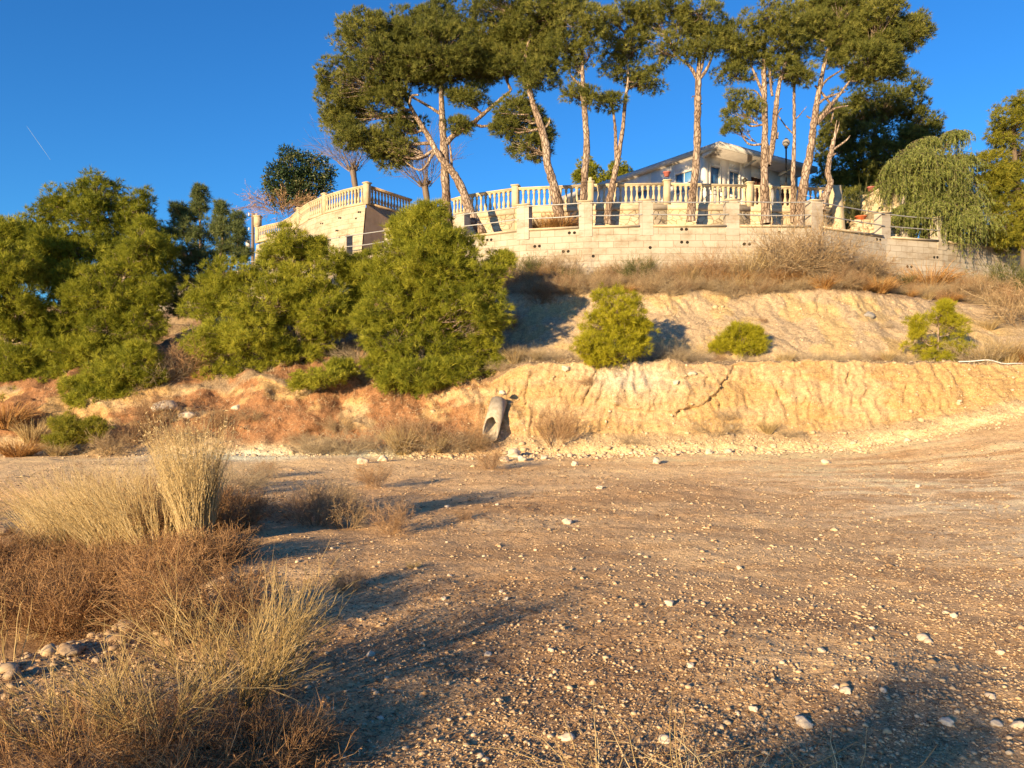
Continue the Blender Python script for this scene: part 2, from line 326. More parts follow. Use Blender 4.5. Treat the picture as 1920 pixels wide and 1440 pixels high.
dn = np.concatenate([np.arange(2.3, 7, .035), np.arange(7, 11, .05), np.linspace(11, 18.2, 110)])
rows = []          # each row: (D, Z, zone)
X = xs
Pk = prof(X); wd = wall_d(X)
for d in dg: rows.append((np.full_like(X, d), 0*X, 0.))
dn_n = (dn-2.3)/(18.2-2.3)
for t in dn_n: rows.append((2.3+t*(Pk[:, 0]-2.3), 0*X, 0.))
ZI = len(rows)
ctrl = [(Pk[:, 0], Pk[:, 1]), (Pk[:, 2], Pk[:, 3]), (Pk[:, 4], Pk[:, 5]), (Pk[:, 6], Pk[:, 7]), (wd-Pk[:, 8], Pk[:, 9]), (wd-Pk[:, 10], Pk[:, 11]), (wd+.1, Pk[:, 12])]
nseg = [18, 56, 22, 52, 20, 16]
for k, nn in enumerate(nseg):
    (d0, z0), (d1, z1) = ctrl[k], ctrl[k+1]
    for i in range(1, nn+1):
        t = i/nn; dd = d0+(d1-d0)*t; zz = z0+(z1-z0)*t
        if k == 0: zz = z0+(z1-z0)*t**1.4
        rows.append((dd, zz, k+t))
D = np.array([r[0] for r in rows]); Z = np.array([r[1] for r in rows]); XX = np.broadcast_to(X, D.shape).copy()
zone = np.array([np.broadcast_to(r[2], X.shape) for r in rows])
Z[:ZI] = ground_z(XX[:ZI], D[:ZI])
g0 = Z[ZI-1]-Pk[:, 1]
zb = zone[ZI:]; xb = XX[ZI:]; db = D[ZI:]; zz = Z[ZI:]
zz = zz+g0[None]*(1-sst(0, 1, zb))
zz = zz+(fbm(xb*1.1, db*1.3, 11)-.5)*.34*sst(2.0, 3.2, zb)*(1-sst(4.6, 5.6, zb)) + (fbm(xb*4, db*4, 13)-.5)*.16*sst(.1, .6, zb)
zz = zz+(fbm(xb*11, db*11, 14, 3)-.5)*.05+.17*(fbm(xb*1.7, 0*xb, 17, 5)-.5)*np.exp(-((zb-2)/.35)**2)
left = 1-sst(-1.6, .2, xb)                                # left of the pipe the cut is rough and slumped
zz = zz+left*(fbm(xb*.9, db*1.2, 15)-.5)*.9*sst(0, 1.2, zb)*(1-sst(3.2, 4.6, zb))
# cut face: rills, ridges and cracks pushed out and in
face = sst(.55, 1.15, zb)*(1-sst(1.93, 2.02, zb))
wx = xb+.7*(fbm(xb*1.2, zz*1.6, 21, 5)-.5)-(zz-1.2)*.18*np.sin(xb*.9)
rid = np.abs(vn(wx*2.3, zz*.55, 22)-.5)*2; rid2 = np.abs(vn(wx*6.5, zz*1.4, 23)-.5)*2
push = .09*(rid-.5)*sst(.3, .6, fbm(xb*.6, zz*.8, 30))*1.3+.07*(rid2-.5)+.05*(np.abs(vn(wx*11, zz*4, 29)-.5)*2-.5)+.12*(fbm(xb*3, zz*4.5, 36)-.5)+.26*(fbm(xb*.7, zz*1.1, 24)-.5)+.06*(fbm(xb*7, zz*6, 25)-.5)
push += .05*np.sign(np.sin(zz*19+3*fbm(xb*.8, zz, 27)))*.25
def crack(x0, z0, x1, z1, wdt, dep):
    t = np.clip((zz-z0)/(z1-z0), 0, 1); xc = x0+(x1-x0)*t+.07*(vn(zz*7, 0*zz, int(x0*10)+99)-.5)
    e = sst(0, .12, (zz-z1)/(z0-z1))*sst(0, .2, (z0-zz)/(z0-z1)) if z1 < z0 else 1
    return -dep*np.exp(-((xb-xc)/wdt)**2)*e
for cpx, cpy, cqx, cqy in [(1335, 700, 1322, 728), (1450, 712, 1475, 770), (1603, 690, 1597, 722), (1395, 735, 1403, 768), (1508, 740, 1506, 762), (1330, 752, 1343, 778), (1343, 745, 1356, 775), (1272, 765, 1268, 785), (1418, 690, 1424, 712), (1120, 690, 1095, 760), (990, 710, 985, 770), (1700, 720, 1690, 760)]:
    a = P(cpx, cpy, 19.4); q = P(cqx, cqy, 19.2); push += crack(a[0], a[2], q[0], q[2], .028, .11)
lowz = np.interp(xb, [2.2, 2.9, 4.0, 4.7, 5.1, 5.4, 5.65], [1.35, 1.10, 1.04, 1.20, 1.5, 1.85, 2.15])+.05*(fbm(xb*4, 0*xb, 26)-.5)
lens = sst(1.4, 2.6, xb)*(1-sst(5.55, 5.7, xb))*sst(-.02, .035, zz-lowz)*(1-.8*sst(.5, 1.1, zz-lowz))
push += lens*(.12+.12*(fbm(xb*9, zz*9, 28)-.5))
scarp = sst(3.75, 4.1, zb)*(1-sst(4.95, 5.05, zb))
push2 = (.22*(fbm(xb*1.6, zz*.5, 41)-.5)+.10*(np.abs(vn(wx*4, zz*2, 42)-.5)*2-.5)+.12*(fbm(xb*5, zz*5, 43)-.5))*scarp*(1-left)
db = db-push*face*(1-left*.55)-push2-left*face*(fbm(xb*2, zz*2.5, 44)-.5)*.5
Z[ZI:] = zz; D[ZI:] = db
# albedo
C = np.zeros(D.shape+(3,))
def mixc(m, c):
    global C; m = np.clip(m, 0, 1)[..., None]; C = C*(1-m)+np.array(c)*m
C[:] = (.54, .37, .22)
A1 = fbm(XX*.5, D*.9, 51); A2 = fbm(XX*.35+9, D*1.6, 52, 5); A3 = fbm(XX*2.4, D*4, 53)
mixc(sst(.42, .62, A1)*.8, (.66, .49, .31))
mixc(sst(2.2, 6, XX)*sst(4.5, 8, D)*.75*sst(.3, .55, A3), (.80, .68, .50))               # paler worn gravel on the right
mixc(sst(12, 16, D)*.7, (.70, .53, .33))
mixc(sst(.52, .64, A2)*.45*sst(-3, 0, XX)*sst(3, 8, D), (.38, .23, .12))                   # brown litter streaks
mixc(sst(.53, .62, fbm(XX*.18, D*2.2, 55))*sst(4.5, 8, XX)*sst(11, 13, D)*(1-.8*sst(17, 18, D))*.8, (.38, .22, .11))
mixc(sst(9, 5, D)*0+(1-sst(4.6, 7.5, D))*.65*sst(.40, .62, fbm(XX*1.7, D*2.2, 58)), (.33, .21, .13))
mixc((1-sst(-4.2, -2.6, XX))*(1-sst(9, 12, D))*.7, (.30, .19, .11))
mixc(np.exp(-((XX+6.6)/2.2)**2-((D-18.3)/.9)**2)*1.3, (.78, .70, .60))                       # chalky spill by the bank
mixc(np.exp(-((XX+3.5)/1.0)**2-((D-18.6)/.5)**2)*1.3, (.78, .72, .62))
mixc(np.exp(-((XX-5.2)/3.2)**2-((D-16.9)/.55)**2)*1.2*sst(.3,.5,A3), (.74, .58, .37))
mixc(sst(14.5, 17.6, D)*.55*sst(-4, 0, XX)*sst(.35, .55, A1+.1*A3), (.74, .58, .38))
C *= np.array([1.2, 1.15, 1.0])*(1+.12*sst(7, 15, D))[..., None]; C = np.minimum(C, .9)
fb = sst(.05, .9, zone+.9*(fbm(XX*2.2, D*3, 66)-.5))*(zone > 0)+sst(.45, .8, fbm(XX*1.4, D*2, 67))*sst(16.6, 18.3, D)*(zone <= 0)*.6
mixc(fb, (.48, .36, .215))
mixc(fb*sst(.8, 1.1, zone)*(1-sst(1.95, 2.05, zone)), (.47, .315, .145))
mixc(fb*sst(.8, 1.2, zone)*(1-sst(1.95, 2.05, zone))*sst(.45, .6, fbm(XX*.8, Z*2, 61)), (.52, .37, .205))
L2 = np.zeros_like(D); L2[ZI:] = lens
mixc(L2*sst(.42, .58, fbm(XX*5, Z*5, 62))*.8, (.46, .33, .18))
mixc(np.exp(-((XX-3.0)/1.2)**2-((Z-1.9)/.45)**2)*(zone > 1)*(zone < 2.1), (.54, .47, .37))
mixc(sst(1.97, 2.05, zone)*(1-sst(2.7, 3.1, zone))*.9, (.30, .22, .14))                    # dry litter on the ledge
mixc(sst(2.8, 3.2, zone)*(1-sst(4.9, 5.1, zone)), (.46, .355, .23))
mixc(sst(2.9, 3.2, zone)*(1-sst(4.7, 5, zone))*sst(.52, .62, fbm(XX*1.3, Z*1.8, 63)), (.50, .37, .19))
mixc(sst(4.9, 5.1, zone), (.34, .24, .15))
LF = np.zeros_like(D); LF[ZI:] = left
mixc(LF*sst(.3, 1, zone)*sst(.40, .52, fbm(XX*1.0, Z*1.8+D, 64)), (.30, .155, .075))
mixc(LF*sst(2.6, 3.2, zone)*.7, (.24, .17, .10))
nr, nc = D.shape
ii = (np.arange(nr-1)[:, None]*nc+np.arange(nc-1)[None]).ravel()
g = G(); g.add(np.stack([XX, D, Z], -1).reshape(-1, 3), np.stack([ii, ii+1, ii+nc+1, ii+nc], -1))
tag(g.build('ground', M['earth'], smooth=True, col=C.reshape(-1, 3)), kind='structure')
def bank_at(px, py):
    """first terrain point seen through a photo pixel (used only to set rocks and plants on the slope)"""
    k = (px-960)/F; s = (HZ-py)/F
    ci = np.argmin(np.abs(XX[60:]-k*D[60:]) + np.abs(Z[60:]-CZ-s*D[60:])*1.0)
    r, c = divmod(ci, nc); return np.array([XX[60+r, c], D[60+r, c], Z[60+r, c]])
def on_ground(px, py):
    d = F*CZ/(py-HZ)
    for _ in range(6): d = F*(CZ-float(ground_z((px-960)/F*d, d)))/(py-HZ)
    x = (px-960)/F*d; return np.array([x, d, float(ground_z(x, d))])
def slope_z(x, d):
    ci = np.argmin(np.abs(X-x)); return float(np.interp(d, D[ZI-4:, ci], Z[ZI-4:, ci]))

# level ground behind the block wall, bed of dry litter, terraces
SWP = [(-2.4, 31.4), (-1.76, 30.75), (.14, 29.7), (2.96, 29.2), (5.8, 29.0), (8.99, 29.3), (12.35, 29.75)]
g = G(); nb = 60
tx = np.linspace(-30, 30, 240); f0 = wall_d(tx)+.1
sw = np.interp(tx, [p[0] for p in SWP], [p[1] for p in SWP])+.15; sw = np.maximum(sw, f0+2.2)
tt = np.linspace(0, 1, 26)[:, None]
bx = np.broadcast_to(tx, (26, 240)); bd = f0+(sw-f0)*tt
hi = .75*(1-sst(12.4, 13.6, tx))*sst(-5, -2, tx)
bz = 6.98+(hi*tt)*np.ones_like(bx)+(fbm(bx*2.5, bd*2.5, 71)-.5)*.16*sst(0, .15, tt)
ii = (np.arange(25)[:, None]*240+np.arange(239)[None]).ravel()
cb = np.array((.30, .18, .09))[None, None]*(1+.5*(fbm(bx*4, bd*4, 72)-.5))[..., None]
g.add(np.stack([bx, bd, bz], -1).reshape(-1, 3), np.stack([ii, ii+1, ii+241, ii+240], -1))
tag(g.build('planting_bed', M['earth'], smooth=True, col=cb.reshape(-1, 3)), kind='structure')
def slab(name, pts, z0, z1, col):
    g = G(); n = len(pts); V = [(p[0], p[1], z0) for p in pts]+[(p[0], p[1], z1) for p in pts]
    q = np.array([[i, (i+1) % n, n+(i+1) % n, n+i] for i in range(n)])
    g.add(V, q, np.array([list(range(n, 2*n))]))
    return tag(g.build(name, M['earth'], col=np.tile(np.array(col), (2*n, 1))), kind='structure')
slab('upper_ground', [(-60, 60.5), (-24.5, 47.4), (-14, 37.2), (-7, 32.5), (-2, 31.2), (0, 32), (14, 32), (20, 32), (40, 42.6), (900, 300), (900, 900), (-900, 900), (-900, 300)], 3, 6.9, (.32, .24, .15))
slab('terrace_ground', [(-4.6, 35.8), (-2.3, 31.6), (-1.7, 30.95), (.14, 29.9), (2.96, 29.4), (5.8, 29.2), (8.99, 29.5), (12.25, 29.95), (12.2, 34), (14.75, 34.2), (14.8, 50), (-4.6, 50)], 5, 8.5, (.34, .27, .19))
slab('raised_terrace_ground', [(-6.1, 33.9), (-4.7, 36.1), (-4.7, 52), (-15, 52), (-13.6, 44), (-12.1, 41.3), (-10.6, 38.4), (-8.6, 35.7)], 5, 9.62, (.34, .27, .19))

# ------------------------------------------------------------------ block retaining wall with piers and rails
ZC = 7.07
wall = empty('block_retaining_wall', (4.52, 26, 5.3), 'long curved pale concrete block wall with piers and metal rails above the dry slope', 'wall')
def L(p): return np.asarray(p, float)-np.array([4.52, 26, 5.3])
pts = [(x, d) for x, d in WP]
g = G(); u = 0
for (a, b_) in zip(pts[:-1], pts[1:]):
    a3 = np.array([*a, 0.]); b3 = np.array([*b_, 0.]); t = b3-a3; ln = np.linalg.norm(t); t /= ln; nrm = np.array([t[1], -t[0], 0])*.0
    bk = np.array([-t[1], t[0], 0])*.24
    for off, flip in ((0, 0), (1, 1)):
        o = bk*off; z0, z1 = 4.0, ZC-.005
        V = [a3+o+[0, 0, z0], b3+o+[0, 0, z0], b3+o+[0, 0, z1], a3+o+[0, 0, z1]]
        g.add([L(v) for v in V], np.array([[0, 1, 2, 3]]) if not flip else np.array([[3, 2, 1, 0]]), uv=[(u, z0), (u+ln, z0), (u+ln, z1), (u, z1)])
    V = [a3+[0, 0, ZC-.005], b3+[0, 0, ZC-.005], b3+bk+[0, 0, ZC-.005], a3+bk+[0, 0, ZC-.005]]
    g.add([L(v) for v in V], np.array([[0, 1, 2, 3]])); u += ln
g.build('wall_body', M['block'], wall)
PIERS = WP[1:-1]
PIERS = [(x, d) for x, d in PIERS]
proto_r = None
for i, (x, d) in enumerate(PIERS):
    a = np.array(pts[i]); b_ = np.array(pts[i+2]); t = (b_-a)/np.linalg.norm(b_-a)
    g = G(); c = L([x, d, ZC-.30]); hw = .225; hh = 1.19
    ux = np.array([t[0], t[1], 0]); uy = np.array([-t[1], t[0], 0]); c = c+uy*.144
    cor = [c-ux*hw-uy*.15, c+ux*hw-uy*.15, c+ux*hw+uy*.19, c-ux*hw+uy*.19]
    for k in range(4):
        p, q = cor[k], cor[(k+1) % 4]; ln = .45 if k % 2 == 0 else .34
        g.add([p, q, q+[0, 0, hh], p+[0, 0, hh]], np.array([[0, 1, 2, 3]]), uv=[(0.01+i, 0), (ln+i, 0), (ln+i, hh), (0.01+i, hh)])
    g.add([v+[0, 0, hh] for v in cor], np.array([[0, 1, 2, 3]]))
    pr = g.build('pier', M['block_pier'], wall)
    g = G(); box(g, c+[0, 0, hh+.001], .50, .40, .035, t); g.build('pier_cap', M['coping'], pr)
for i, (a, b_) in enumerate(zip(PIERS[:-1], PIERS[1:])):
    a3 = np.array([*a, 0.]); b3 = np.array([*b_, 0.]); t = unit(b3-a3); bk = np.array([-t[1], t[0], 0]); a3 = a3+t*.235; b3 = b3-t*.235
    g = G(); beam(g, L(a3+bk*.1+[0, 0, ZC+.055]), L(b3+bk*.1+[0, 0, ZC+.055]), .34, .055); g.build('wall_coping', M['coping'], wall)
    for zr in (ZC+.84, ZC+.41):
        nn = 9; s = np.linspace(0, 1, nn)[:, None]; p = L(a3-bk*.03+[0, 0, zr]-t*.08)+(b3-a3+t*.16)*s; p[:, 2] -= .035*np.sin(s[:, 0]*np.pi)*R.random()
        g = G(); tubes(g, p[None], .021, 6); g.build('rail', M['galv'], wall)
def hit(pl, px):
    k = (px-960)/F
    for (x0, d0), (x1, d1) in zip(pl[:-1], pl[1:]):
        den = (x1-x0)-k*(d1-d0); s = (k*d0-x0)/den if abs(den) > 1e-9 else -1
        if 0 <= s <= 1: return np.array([x0+(x1-x0)*s, d0+(d1-d0)*s]), unit(np.array([x1-x0, d1-d0]))
h5 = [(190,605),(217,603),(248,676),(272,674),(508,647),(538,645),(698,681),(730,680),(897,712),(738,557),(772,556),(620,765),(1277,655),(1487,533),(1518,533),(1487,619),(1525,620),(1903,633)]
h6 = [(57,632),(90,632),(288,553),(940,600),(962,603),(750,667),(1322,720),(1343,720),(1143,781),(1170,783),(1790,777),(1803,777),(1875,835),(700,823)]
holes = [(860+x/3.556, 280+y/3.556) for x, y in h5]+[(1380+x/3.556, 280+y/3.556) for x, y in h6]
for px, py in holes:
    q, t = hit(pts, px); z = CZ+(HZ-py)/F*q[1]
    c = L([q[0]+t[1]*.004, q[1]-t[0]*.004, z]); g = G(); ux = np.array([t[0], t[1], 0]); uz = np.array([0, 0, 1.]); uo = np.array([t[1], -t[0], 0])
    th = np.arange(10)/10*2*np.pi; ring = [c+ux*math.cos(k)*.052+uz*math.sin(k)*.048 for k in th]; rin = [c+ux*math.cos(k)*.06+uz*math.sin(k)*.056+uo*-.006 for k in th]
    g.add(ring, np.array([list(range(10))])); g.add(ring+rin, np.array([[k, (k+1) % 10, 10+(k+1) % 10, 10+k] for k in range(10)]))
    g.build('drain_hole', M['hole'], wall)

# ------------------------------------------------------------------ balustrades
BPROF = [(.075, 0), (.075, .05), (.05, .07), (.045, .10), (.062, .14), (.068, .19), (.058, .25), (.036, .33), (.03, .38), (.045, .40), (.03, .42), (.036, .47), (.058, .53), (.052, .57), (.04, .60), (.075, .62), (.075, .66)]
bal_mesh = None
def balustrade(poly, z0, label, posts, sp=.205, material='cast', finial=(), hgt=.66, cat='balustrade'):
    """poly: (x,d[,z]) polyline of its foot; posts: indices of the polyline that carry a post"""
    global bal_mesh
    poly = [np.array([p[0], p[1], p[2] if len(p) > 2 else z0], float) for p in poly]
    o = empty('balustrade', poly[0], label, cat); org = poly[0]
    g = G(); g2 = G()
    for a, b_ in zip(poly[:-1], poly[1:]):
        t = unit(b_-a); e = t*.02
        beam(g, a-org-e+[0, 0, .08], b_-org+e+[0, 0, .08], .20, .08)
        beam(g2, a-org-e+[0, 0, .08+hgt+.09], b_-org+e+[0, 0, .08+hgt+.09], .19, .055)
        beam(g2, a-org-e+[0, 0, .08+hgt+.036], b_-org+e+[0, 0, .08+hgt+.036], .14, .036)
    g.build('base_rail', M[material], o); g2.build('handrail', M[material], o)
    if bal_mesh is None:
        gg = G(); lathe(gg, BPROF, n=10); ob = gg.build('baluster', M['cast'], None, smooth=True); bal_mesh = ob.data; bpy.data.objects.remove(ob)
    mesh = bal_mesh
    if material != 'cast': mesh = bal_mesh.copy(); mesh.materials[0] = M[material]
    Ls = [np.linalg.norm(b_-a) for a, b_ in zip(poly[:-1], poly[1:])]; cum = np.concatenate([[0], np.cumsum(Ls)])
    pp = [cum[i] for i in posts]; n = int(cum[-1]/sp)
    for k in range(n):
        s = (k+.5)*cum[-1]/n
        if any(abs(s-q) < .17 for q in pp): continue
        p = np.array([np.interp(s, cum, [v[j] for v in poly]) for j in range(3)])-org
        b_ = bpy.data.objects.new('baluster', mesh); COL.objects.link(b_); b_.parent = o; b_.location = p+[0, 0, .08]; b_.rotation_euler = (0, 0, k*1.3)
    for i in posts:
        q = poly[max(i-1, 0)]; r = poly[min(i+1, len(poly)-1)]; t = unit((r-q)[:2]); c = poly[i]-org
        g = G(); box(g, c-[0, 0, .01], .24, .24, .90, t); box(g, c+[0, 0, .89], .31, .31, .05, t)
        po = g.build('post', M[material], o)
        if i in finial:
            g = G(); lathe(g, [(.0, .94), (.10, .941), (.10, .97), (.05, .99), (.08, 1.03), (.085, 1.06), (.06, 1.10), (.0, 1.12)], c, 10); g.build('finial', M[material], po, smooth=True)
    return o
balustrade([(x, d) for x, d in SWP], 8.50, 'cream balustrade along the curved stone wall below the white house', [2, 3, 4, 5], finial=(3,))
left_arc = [(-6.28, 33.5), (-7.4, 34.3), (-8.55, 35.4), (-9.6, 36.7), (-10.5, 38.2), (-11.3, 39.7), (-12.2, 41.0), (-13.3, 42.0), (-14.1, 42.9)]
la = [(x, d, z) for (x, d), z in zip(left_arc, [9.62, 9.62, 9.62, 9.62, 9.62, 9.62, 9.64, 9.68, 9.72])]
lo = balustrade(la, 9.62, 'sunlit cream balustrade curving down left of the raised terrace corner', [0, 2, 4, 8])
balustrade([(-6.16, 33.72), (-4.72, 36.0)], 9.62, 'shaded weathered brown balustrade running back right of the raised terrace corner', [], material='cast_w', sp=.2)
g = G(); c = np.array(la[8])-np.array(la[0]); box(g, c+[0, 0, .941], .34, .34, .5, (1, 0)); box(g, c+[0, 0, 1.442], .42, .42, .06, (1, 0)); g.build('tall_end_post', M['cast'], lo)
# stair balustrade on the right, running towards the viewer
balustrade([(14.72, 32.3, 8.75), (14.6, 30.6, 8.72), (14.52, 29.4, 8.68)], 8.7, 'short cream balustrade climbing the stair beside the weeping tree', [0, 2], sp=.2)

# stone wall under the main balustrade
sw_o = empty('stone_retaining_wall', (5.8, 29, 7), 'low cream rubble stone wall behind the pine trunks under the balustrade', 'wall')
org = np.array([5.8, 29, 7.]); g = G(); g2 = G()
for (a, b_) in zip(SWP[:-1], SWP[1:]):
    a3 = np.array([*a, 0.]); b3 = np.array([*b_, 0.]); t = unit(b3-a3); bk = np.array([-t[1], t[0], 0])
    hexa(g, np.array([a3-bk*.16, b3-bk*.16, b3+bk*.12, a3+bk*.12])+[0, 0, 6.9]-org, np.array([a3-bk*.09, b3-bk*.09, b3+bk*.12, a3+bk*.12])+[0, 0, 8.32]-org)
    beam(g2, a3-bk*.0+[0, 0, 8.498]-org, b3-bk*.0+[0, 0, 8.498]-org, .27, .175)
g.build('rubble_wall', M['rubble'], sw_o); g2.build('render_band', M['coping'], sw_o)
c = np.array([12.35, 29.75, 0])-org*[1, 1, 0]
g = G(); hexa(g, np.array([[-.1, -.75, 0], [.22, -.75, 0], [.22, .5, 0], [-.1, .5, 0]])+[c[0], c[1], 0], np.array([[-.1, -.22, 2.40], [.22, -.22, 2.40], [.22, .5, 2.40], [-.1, .5, 2.40]])+[c[0], c[1], 0]); g.build('end_buttress', M['cast'], sw_o)
# raised terrace walls, battered
rt = empty('raised_terrace_wall', (-6.28, 33.5, 6), 'tall battered cream block wall with brown rendered side under the corner balustrade', 'wall'); org = np.array([-6.28, 33.5, 6.])
g = G(); u = 0
for i, (a, b_) in enumerate(zip(left_arc[:-1], left_arc[1:])):
    a = np.array(a); b_ = np.array(b_); t = unit(b_-a); ln = np.linalg.norm(b_-a); out = np.array([t[1]*-1, t[0]])*-1
    out = np.array([-t[1], t[0]]); 
    if out[1] > 0: out = -out
    def nrm(j):
        p = np.array(left_arc[max(j-1, 0)]); q = np.array(left_arc[min(j+1, 8)]); tt_ = unit(q-p); o_ = np.array([-tt_[1], tt_[0]]); return o_ if o_[1] < 0 else -o_
    na, nb_ = nrm(i), nrm(i+1); bt = .42
    V = [[*(a+na*(.08+bt)), 6], [*(b_+nb_*(.08+bt)), 6], [*(b_+nb_*.08), 9.60], [*(a+na*.08), 9.60]]
    g.add(np.array(V)-org, np.array([[0, 3, 2, 1]]), uv=[(u, 0), (u+ln, 0), (u+ln, 3.6), (u, 3.6)]); u += ln
    g.add(np.array([[*(a+na*.08), 9.60], [*(b_+nb_*.08), 9.60], [*b_, 9.60], [*a, 9.60]])-org, np.array([[0, 3, 2, 1]]))
g.build('cream_block_face', M['block_cream'], rt)
na = nrm(0); a = np.array(left_arc[0]); q = np.array([-4.72, 36.0]); tn = unit(q-a); on = np.array([tn[1], -tn[0]])
g = G(); g.add(np.array([[*(a+na*.5+on*.06), 6], [*(q+on*.4), 6], [*(q+on*.1), 9.60], [*(a+na*.08+on*.06), 9.60], [*(a+na*.08), 9.6], [*q, 9.6]])-org, np.array([[0, 1, 2, 3], [3, 2, 5, 4]])); g.build('rendered_side', M['render'], rt)
hb = [(813,375),(826,375),(673,417),(685,417),(542,457),(555,457),(652,508),(664,508),(735,543),(748,543),(795,420),(525,545),(537,545),(598,575),(610,575)]
for x, y in hb:
    px, py = 460+x/3.84, 300+y/3.84
    q, t = hit(left_arc, px); z = CZ+(HZ-py)/F*q[1]; t = -t if t[0] < 0 else t
    on = np.array([t[1], -t[0]]); off = .08+.42*(9.6-z)/3.6+.012
    for _ in range(3):
        qq, _t = hit([tuple(np.array(p_)+on*off) for p_ in left_arc], px); z = CZ+(HZ-py)/F*qq[1]; off = .08+.42*(9.6-z)/3.6+.02
    c = np.array([qq[0], qq[1], z])-org; g = G(); ux = np.array([*t, 0]); th = np.arange(8)/8*2*np.pi
    r0 = [c+ux*math.cos(k)*.05+np.array([0, 0, .045])*math.sin(k) for k in th]; r1 = [v-np.array([*on, 0])*.05 for v in r0]
    g.add(r0, np.array([list(range(8))])); g.add(r0+r1, np.array([[k, (k+1) % 8, 8+(k+1) % 8, 8+k] for k in range(8)])); g.build('drain_hole', M['hole'], rt)
# stair wall right
st = empty('stair_wall', (14.5, 29.3, 6.9), 'cream stone stair wall with grey rendered end beside the weeping tree', 'wall'); org = np.array([14.5, 29.3, 6.9])
g = G(); hexa(g, np.array([[14.36, 29.22, 6.9], [14.66, 29.22, 6.9], [14.86, 32.5, 6.9], [14.56, 32.5, 6.9]])-org, np.array([[14.40, 29.22, 8.67], [14.64, 29.22, 8.67], [14.84, 32.5, 8.74], [14.60, 32.5, 8.74]])-org); g.build('stone_face', M['rubble'], st)
g = G(); box(g, np.array([14.9, 29.35, 6.9])-org, .45, .3, 2.2); g.build('grey_pier', M['grey_render'], st)
# curved stacked stone steps
sp_ = empty('stone_steps', (13.5, 29.2, 7.22), 'low curved steps of stacked yellow stone between the balustrade end and stair wall', 'steps')
for k in range(5):
    for j in range(6):
        g = G(); x = -.78+j*.30+(.08 if k % 2 else 0)+k*.11; xx = x; ln = .28
        if x > .85: continue
        box(g, (xx, -.25+.16*k+.10*(xx-.2)**2, .17*k), ln, .5, .155, (1, .12*(xx))); 
        o = g.build('stone_block', M['rubble'], sp_); md = o.modifiers.new('b', 'BEVEL'); md.width = .03; md.segments = 2

# ------------------------------------------------------------------ pots
def pot(name, loc, r, h, mt, label):
    o = empty(name, loc, label, 'flower pot'); g = G()
    lathe(g, [(.0, .0), (r*.65, 0), (r*.95, h*.8), (r*1.1, h*.82), (r*1.1, h), (r*.9, h), (r*.85, h*.85), (0, h*.85)], n=14); g.build('pot_body', mt, o, smooth=False)
    g = G(); N = 26; d = rdir(N, R); d[:, 2] = abs(d[:, 2])+.3; d = unit(d); s = np.linspace(0, 1, 4)[None, :, None]
    p = np.array([0, 0, h*.85])+d[:, None]*s*r*1.1; p[..., 2] -= (s[..., 0]**2)*r*.4; tubes(g, p, [.012, .012, .008, .002], 3, R.random(N)); g.build('pot_plant', M['broom_green'], o)
    return o
pot('flower_pot', P(1250, 333, 29) + [0, 0, .04], .13, .17, M['pinkpot'], 'small pink pot on the balustrade post left of the house window')
pot('flower_pot', P(1633, 361, 32.3) + [0, 0, .03], .15, .2, M['pinkpot'], 'pale pot on the far post of the short stair balustrade')
pot('flower_pot', (13.42, 29.75, 8.06), .2, .2, M['terracotta'], 'orange terracotta pot on top of the stacked stone steps')

# ------------------------------------------------------------------ house
C0 = np.array([8.44, 34.]); A_ = np.array([.83, .557]); A_ /= np.linalg.norm(A_); N_ = np.array([A_[1], -A_[0]]); B_ = -N_
house = empty('white_house', (C0[0], C0[1], 8.5), 'white single storey house with sloping roof and deep overhang behind the balustrade', 'house')
def H(t, s, z): p = C0+A_*t+B_*s; return np.array([p[0]-C0[0], p[1]-C0[1], z-8.5])      # t along the front, s back
def hbox(g, t0, t1, s0, s1, z0, z1):
    hexa(g, np.array([H(t0, s0, z0), H(t1, s0, z0), H(t1, s1, z0), H(t0, s1, z0)]), np.array([H(t0, s0, z1), H(t1, s0, z1), H(t1, s1, z1), H(t0, s1, z1)]))
def rz(s): return 12.22-.006*s                                     # roof underside falls gently to the back
def opening_wall(g, along, ops, lim, z0, ztop, th):
    """front wall made of pieces around its openings; ops: (a0,a1,zb,zt)"""
    cuts = sorted(ops); cur = 0
    for a0, a1, zb, zt in cuts:
        along(g, cur, a0, z0, ztop, th); along(g, a0, a1, z0, zb, th); along(g, a0, a1, zt, ztop, th); cur = a1
    along(g, cur, lim, z0, ztop, th)
fo = [(.38, 1.05, 10.5, 11.52), (1.60, 2.35, 10.35, 11.50), (3.15, 4.05, 9.2, 11.45), (5.25, 6.1, 9.2, 11.40)]
lo_ = [(.65, 1.75, 10.5, 11.45), (3.3, 4.3, 10.4, 11.2)]
g = G(); opening_wall(g, lambda g, a, b_, z0, z1, th: b_-a > .001 and hbox(g, a, b_, 0, .25, z0, z1), fo, 6.6, 8.5, 11.98, .25)
opening_wall(g, lambda g, a, b_, z0, z1, th: b_-a > .001 and hbox(g, 0.001, .25, a+.251, b_+.251, z0, z1), [(a-.25, b_-.25, c_, d_) for a, b_, c_, d_ in lo_], 8.6, 8.5, 11.9, .25)
hbox(g, 6.35, 6.6, .251, 8.85, 8.5, 11.6); hbox(g, .251, 6.34, 8.6, 8.85, 8.5, 11.4); hbox(g, .3, 6.3, .3, 8.5, 11.0, 11.1)
g.build('wall', M['white'], house)
def roofpt(t, s, up): p = H(t, s, 0); p[2] = rz(s)+up-8.5; return p
g = G(); t0, t1, s0, s1 = -.14, 6.75, -1.0, 10.6
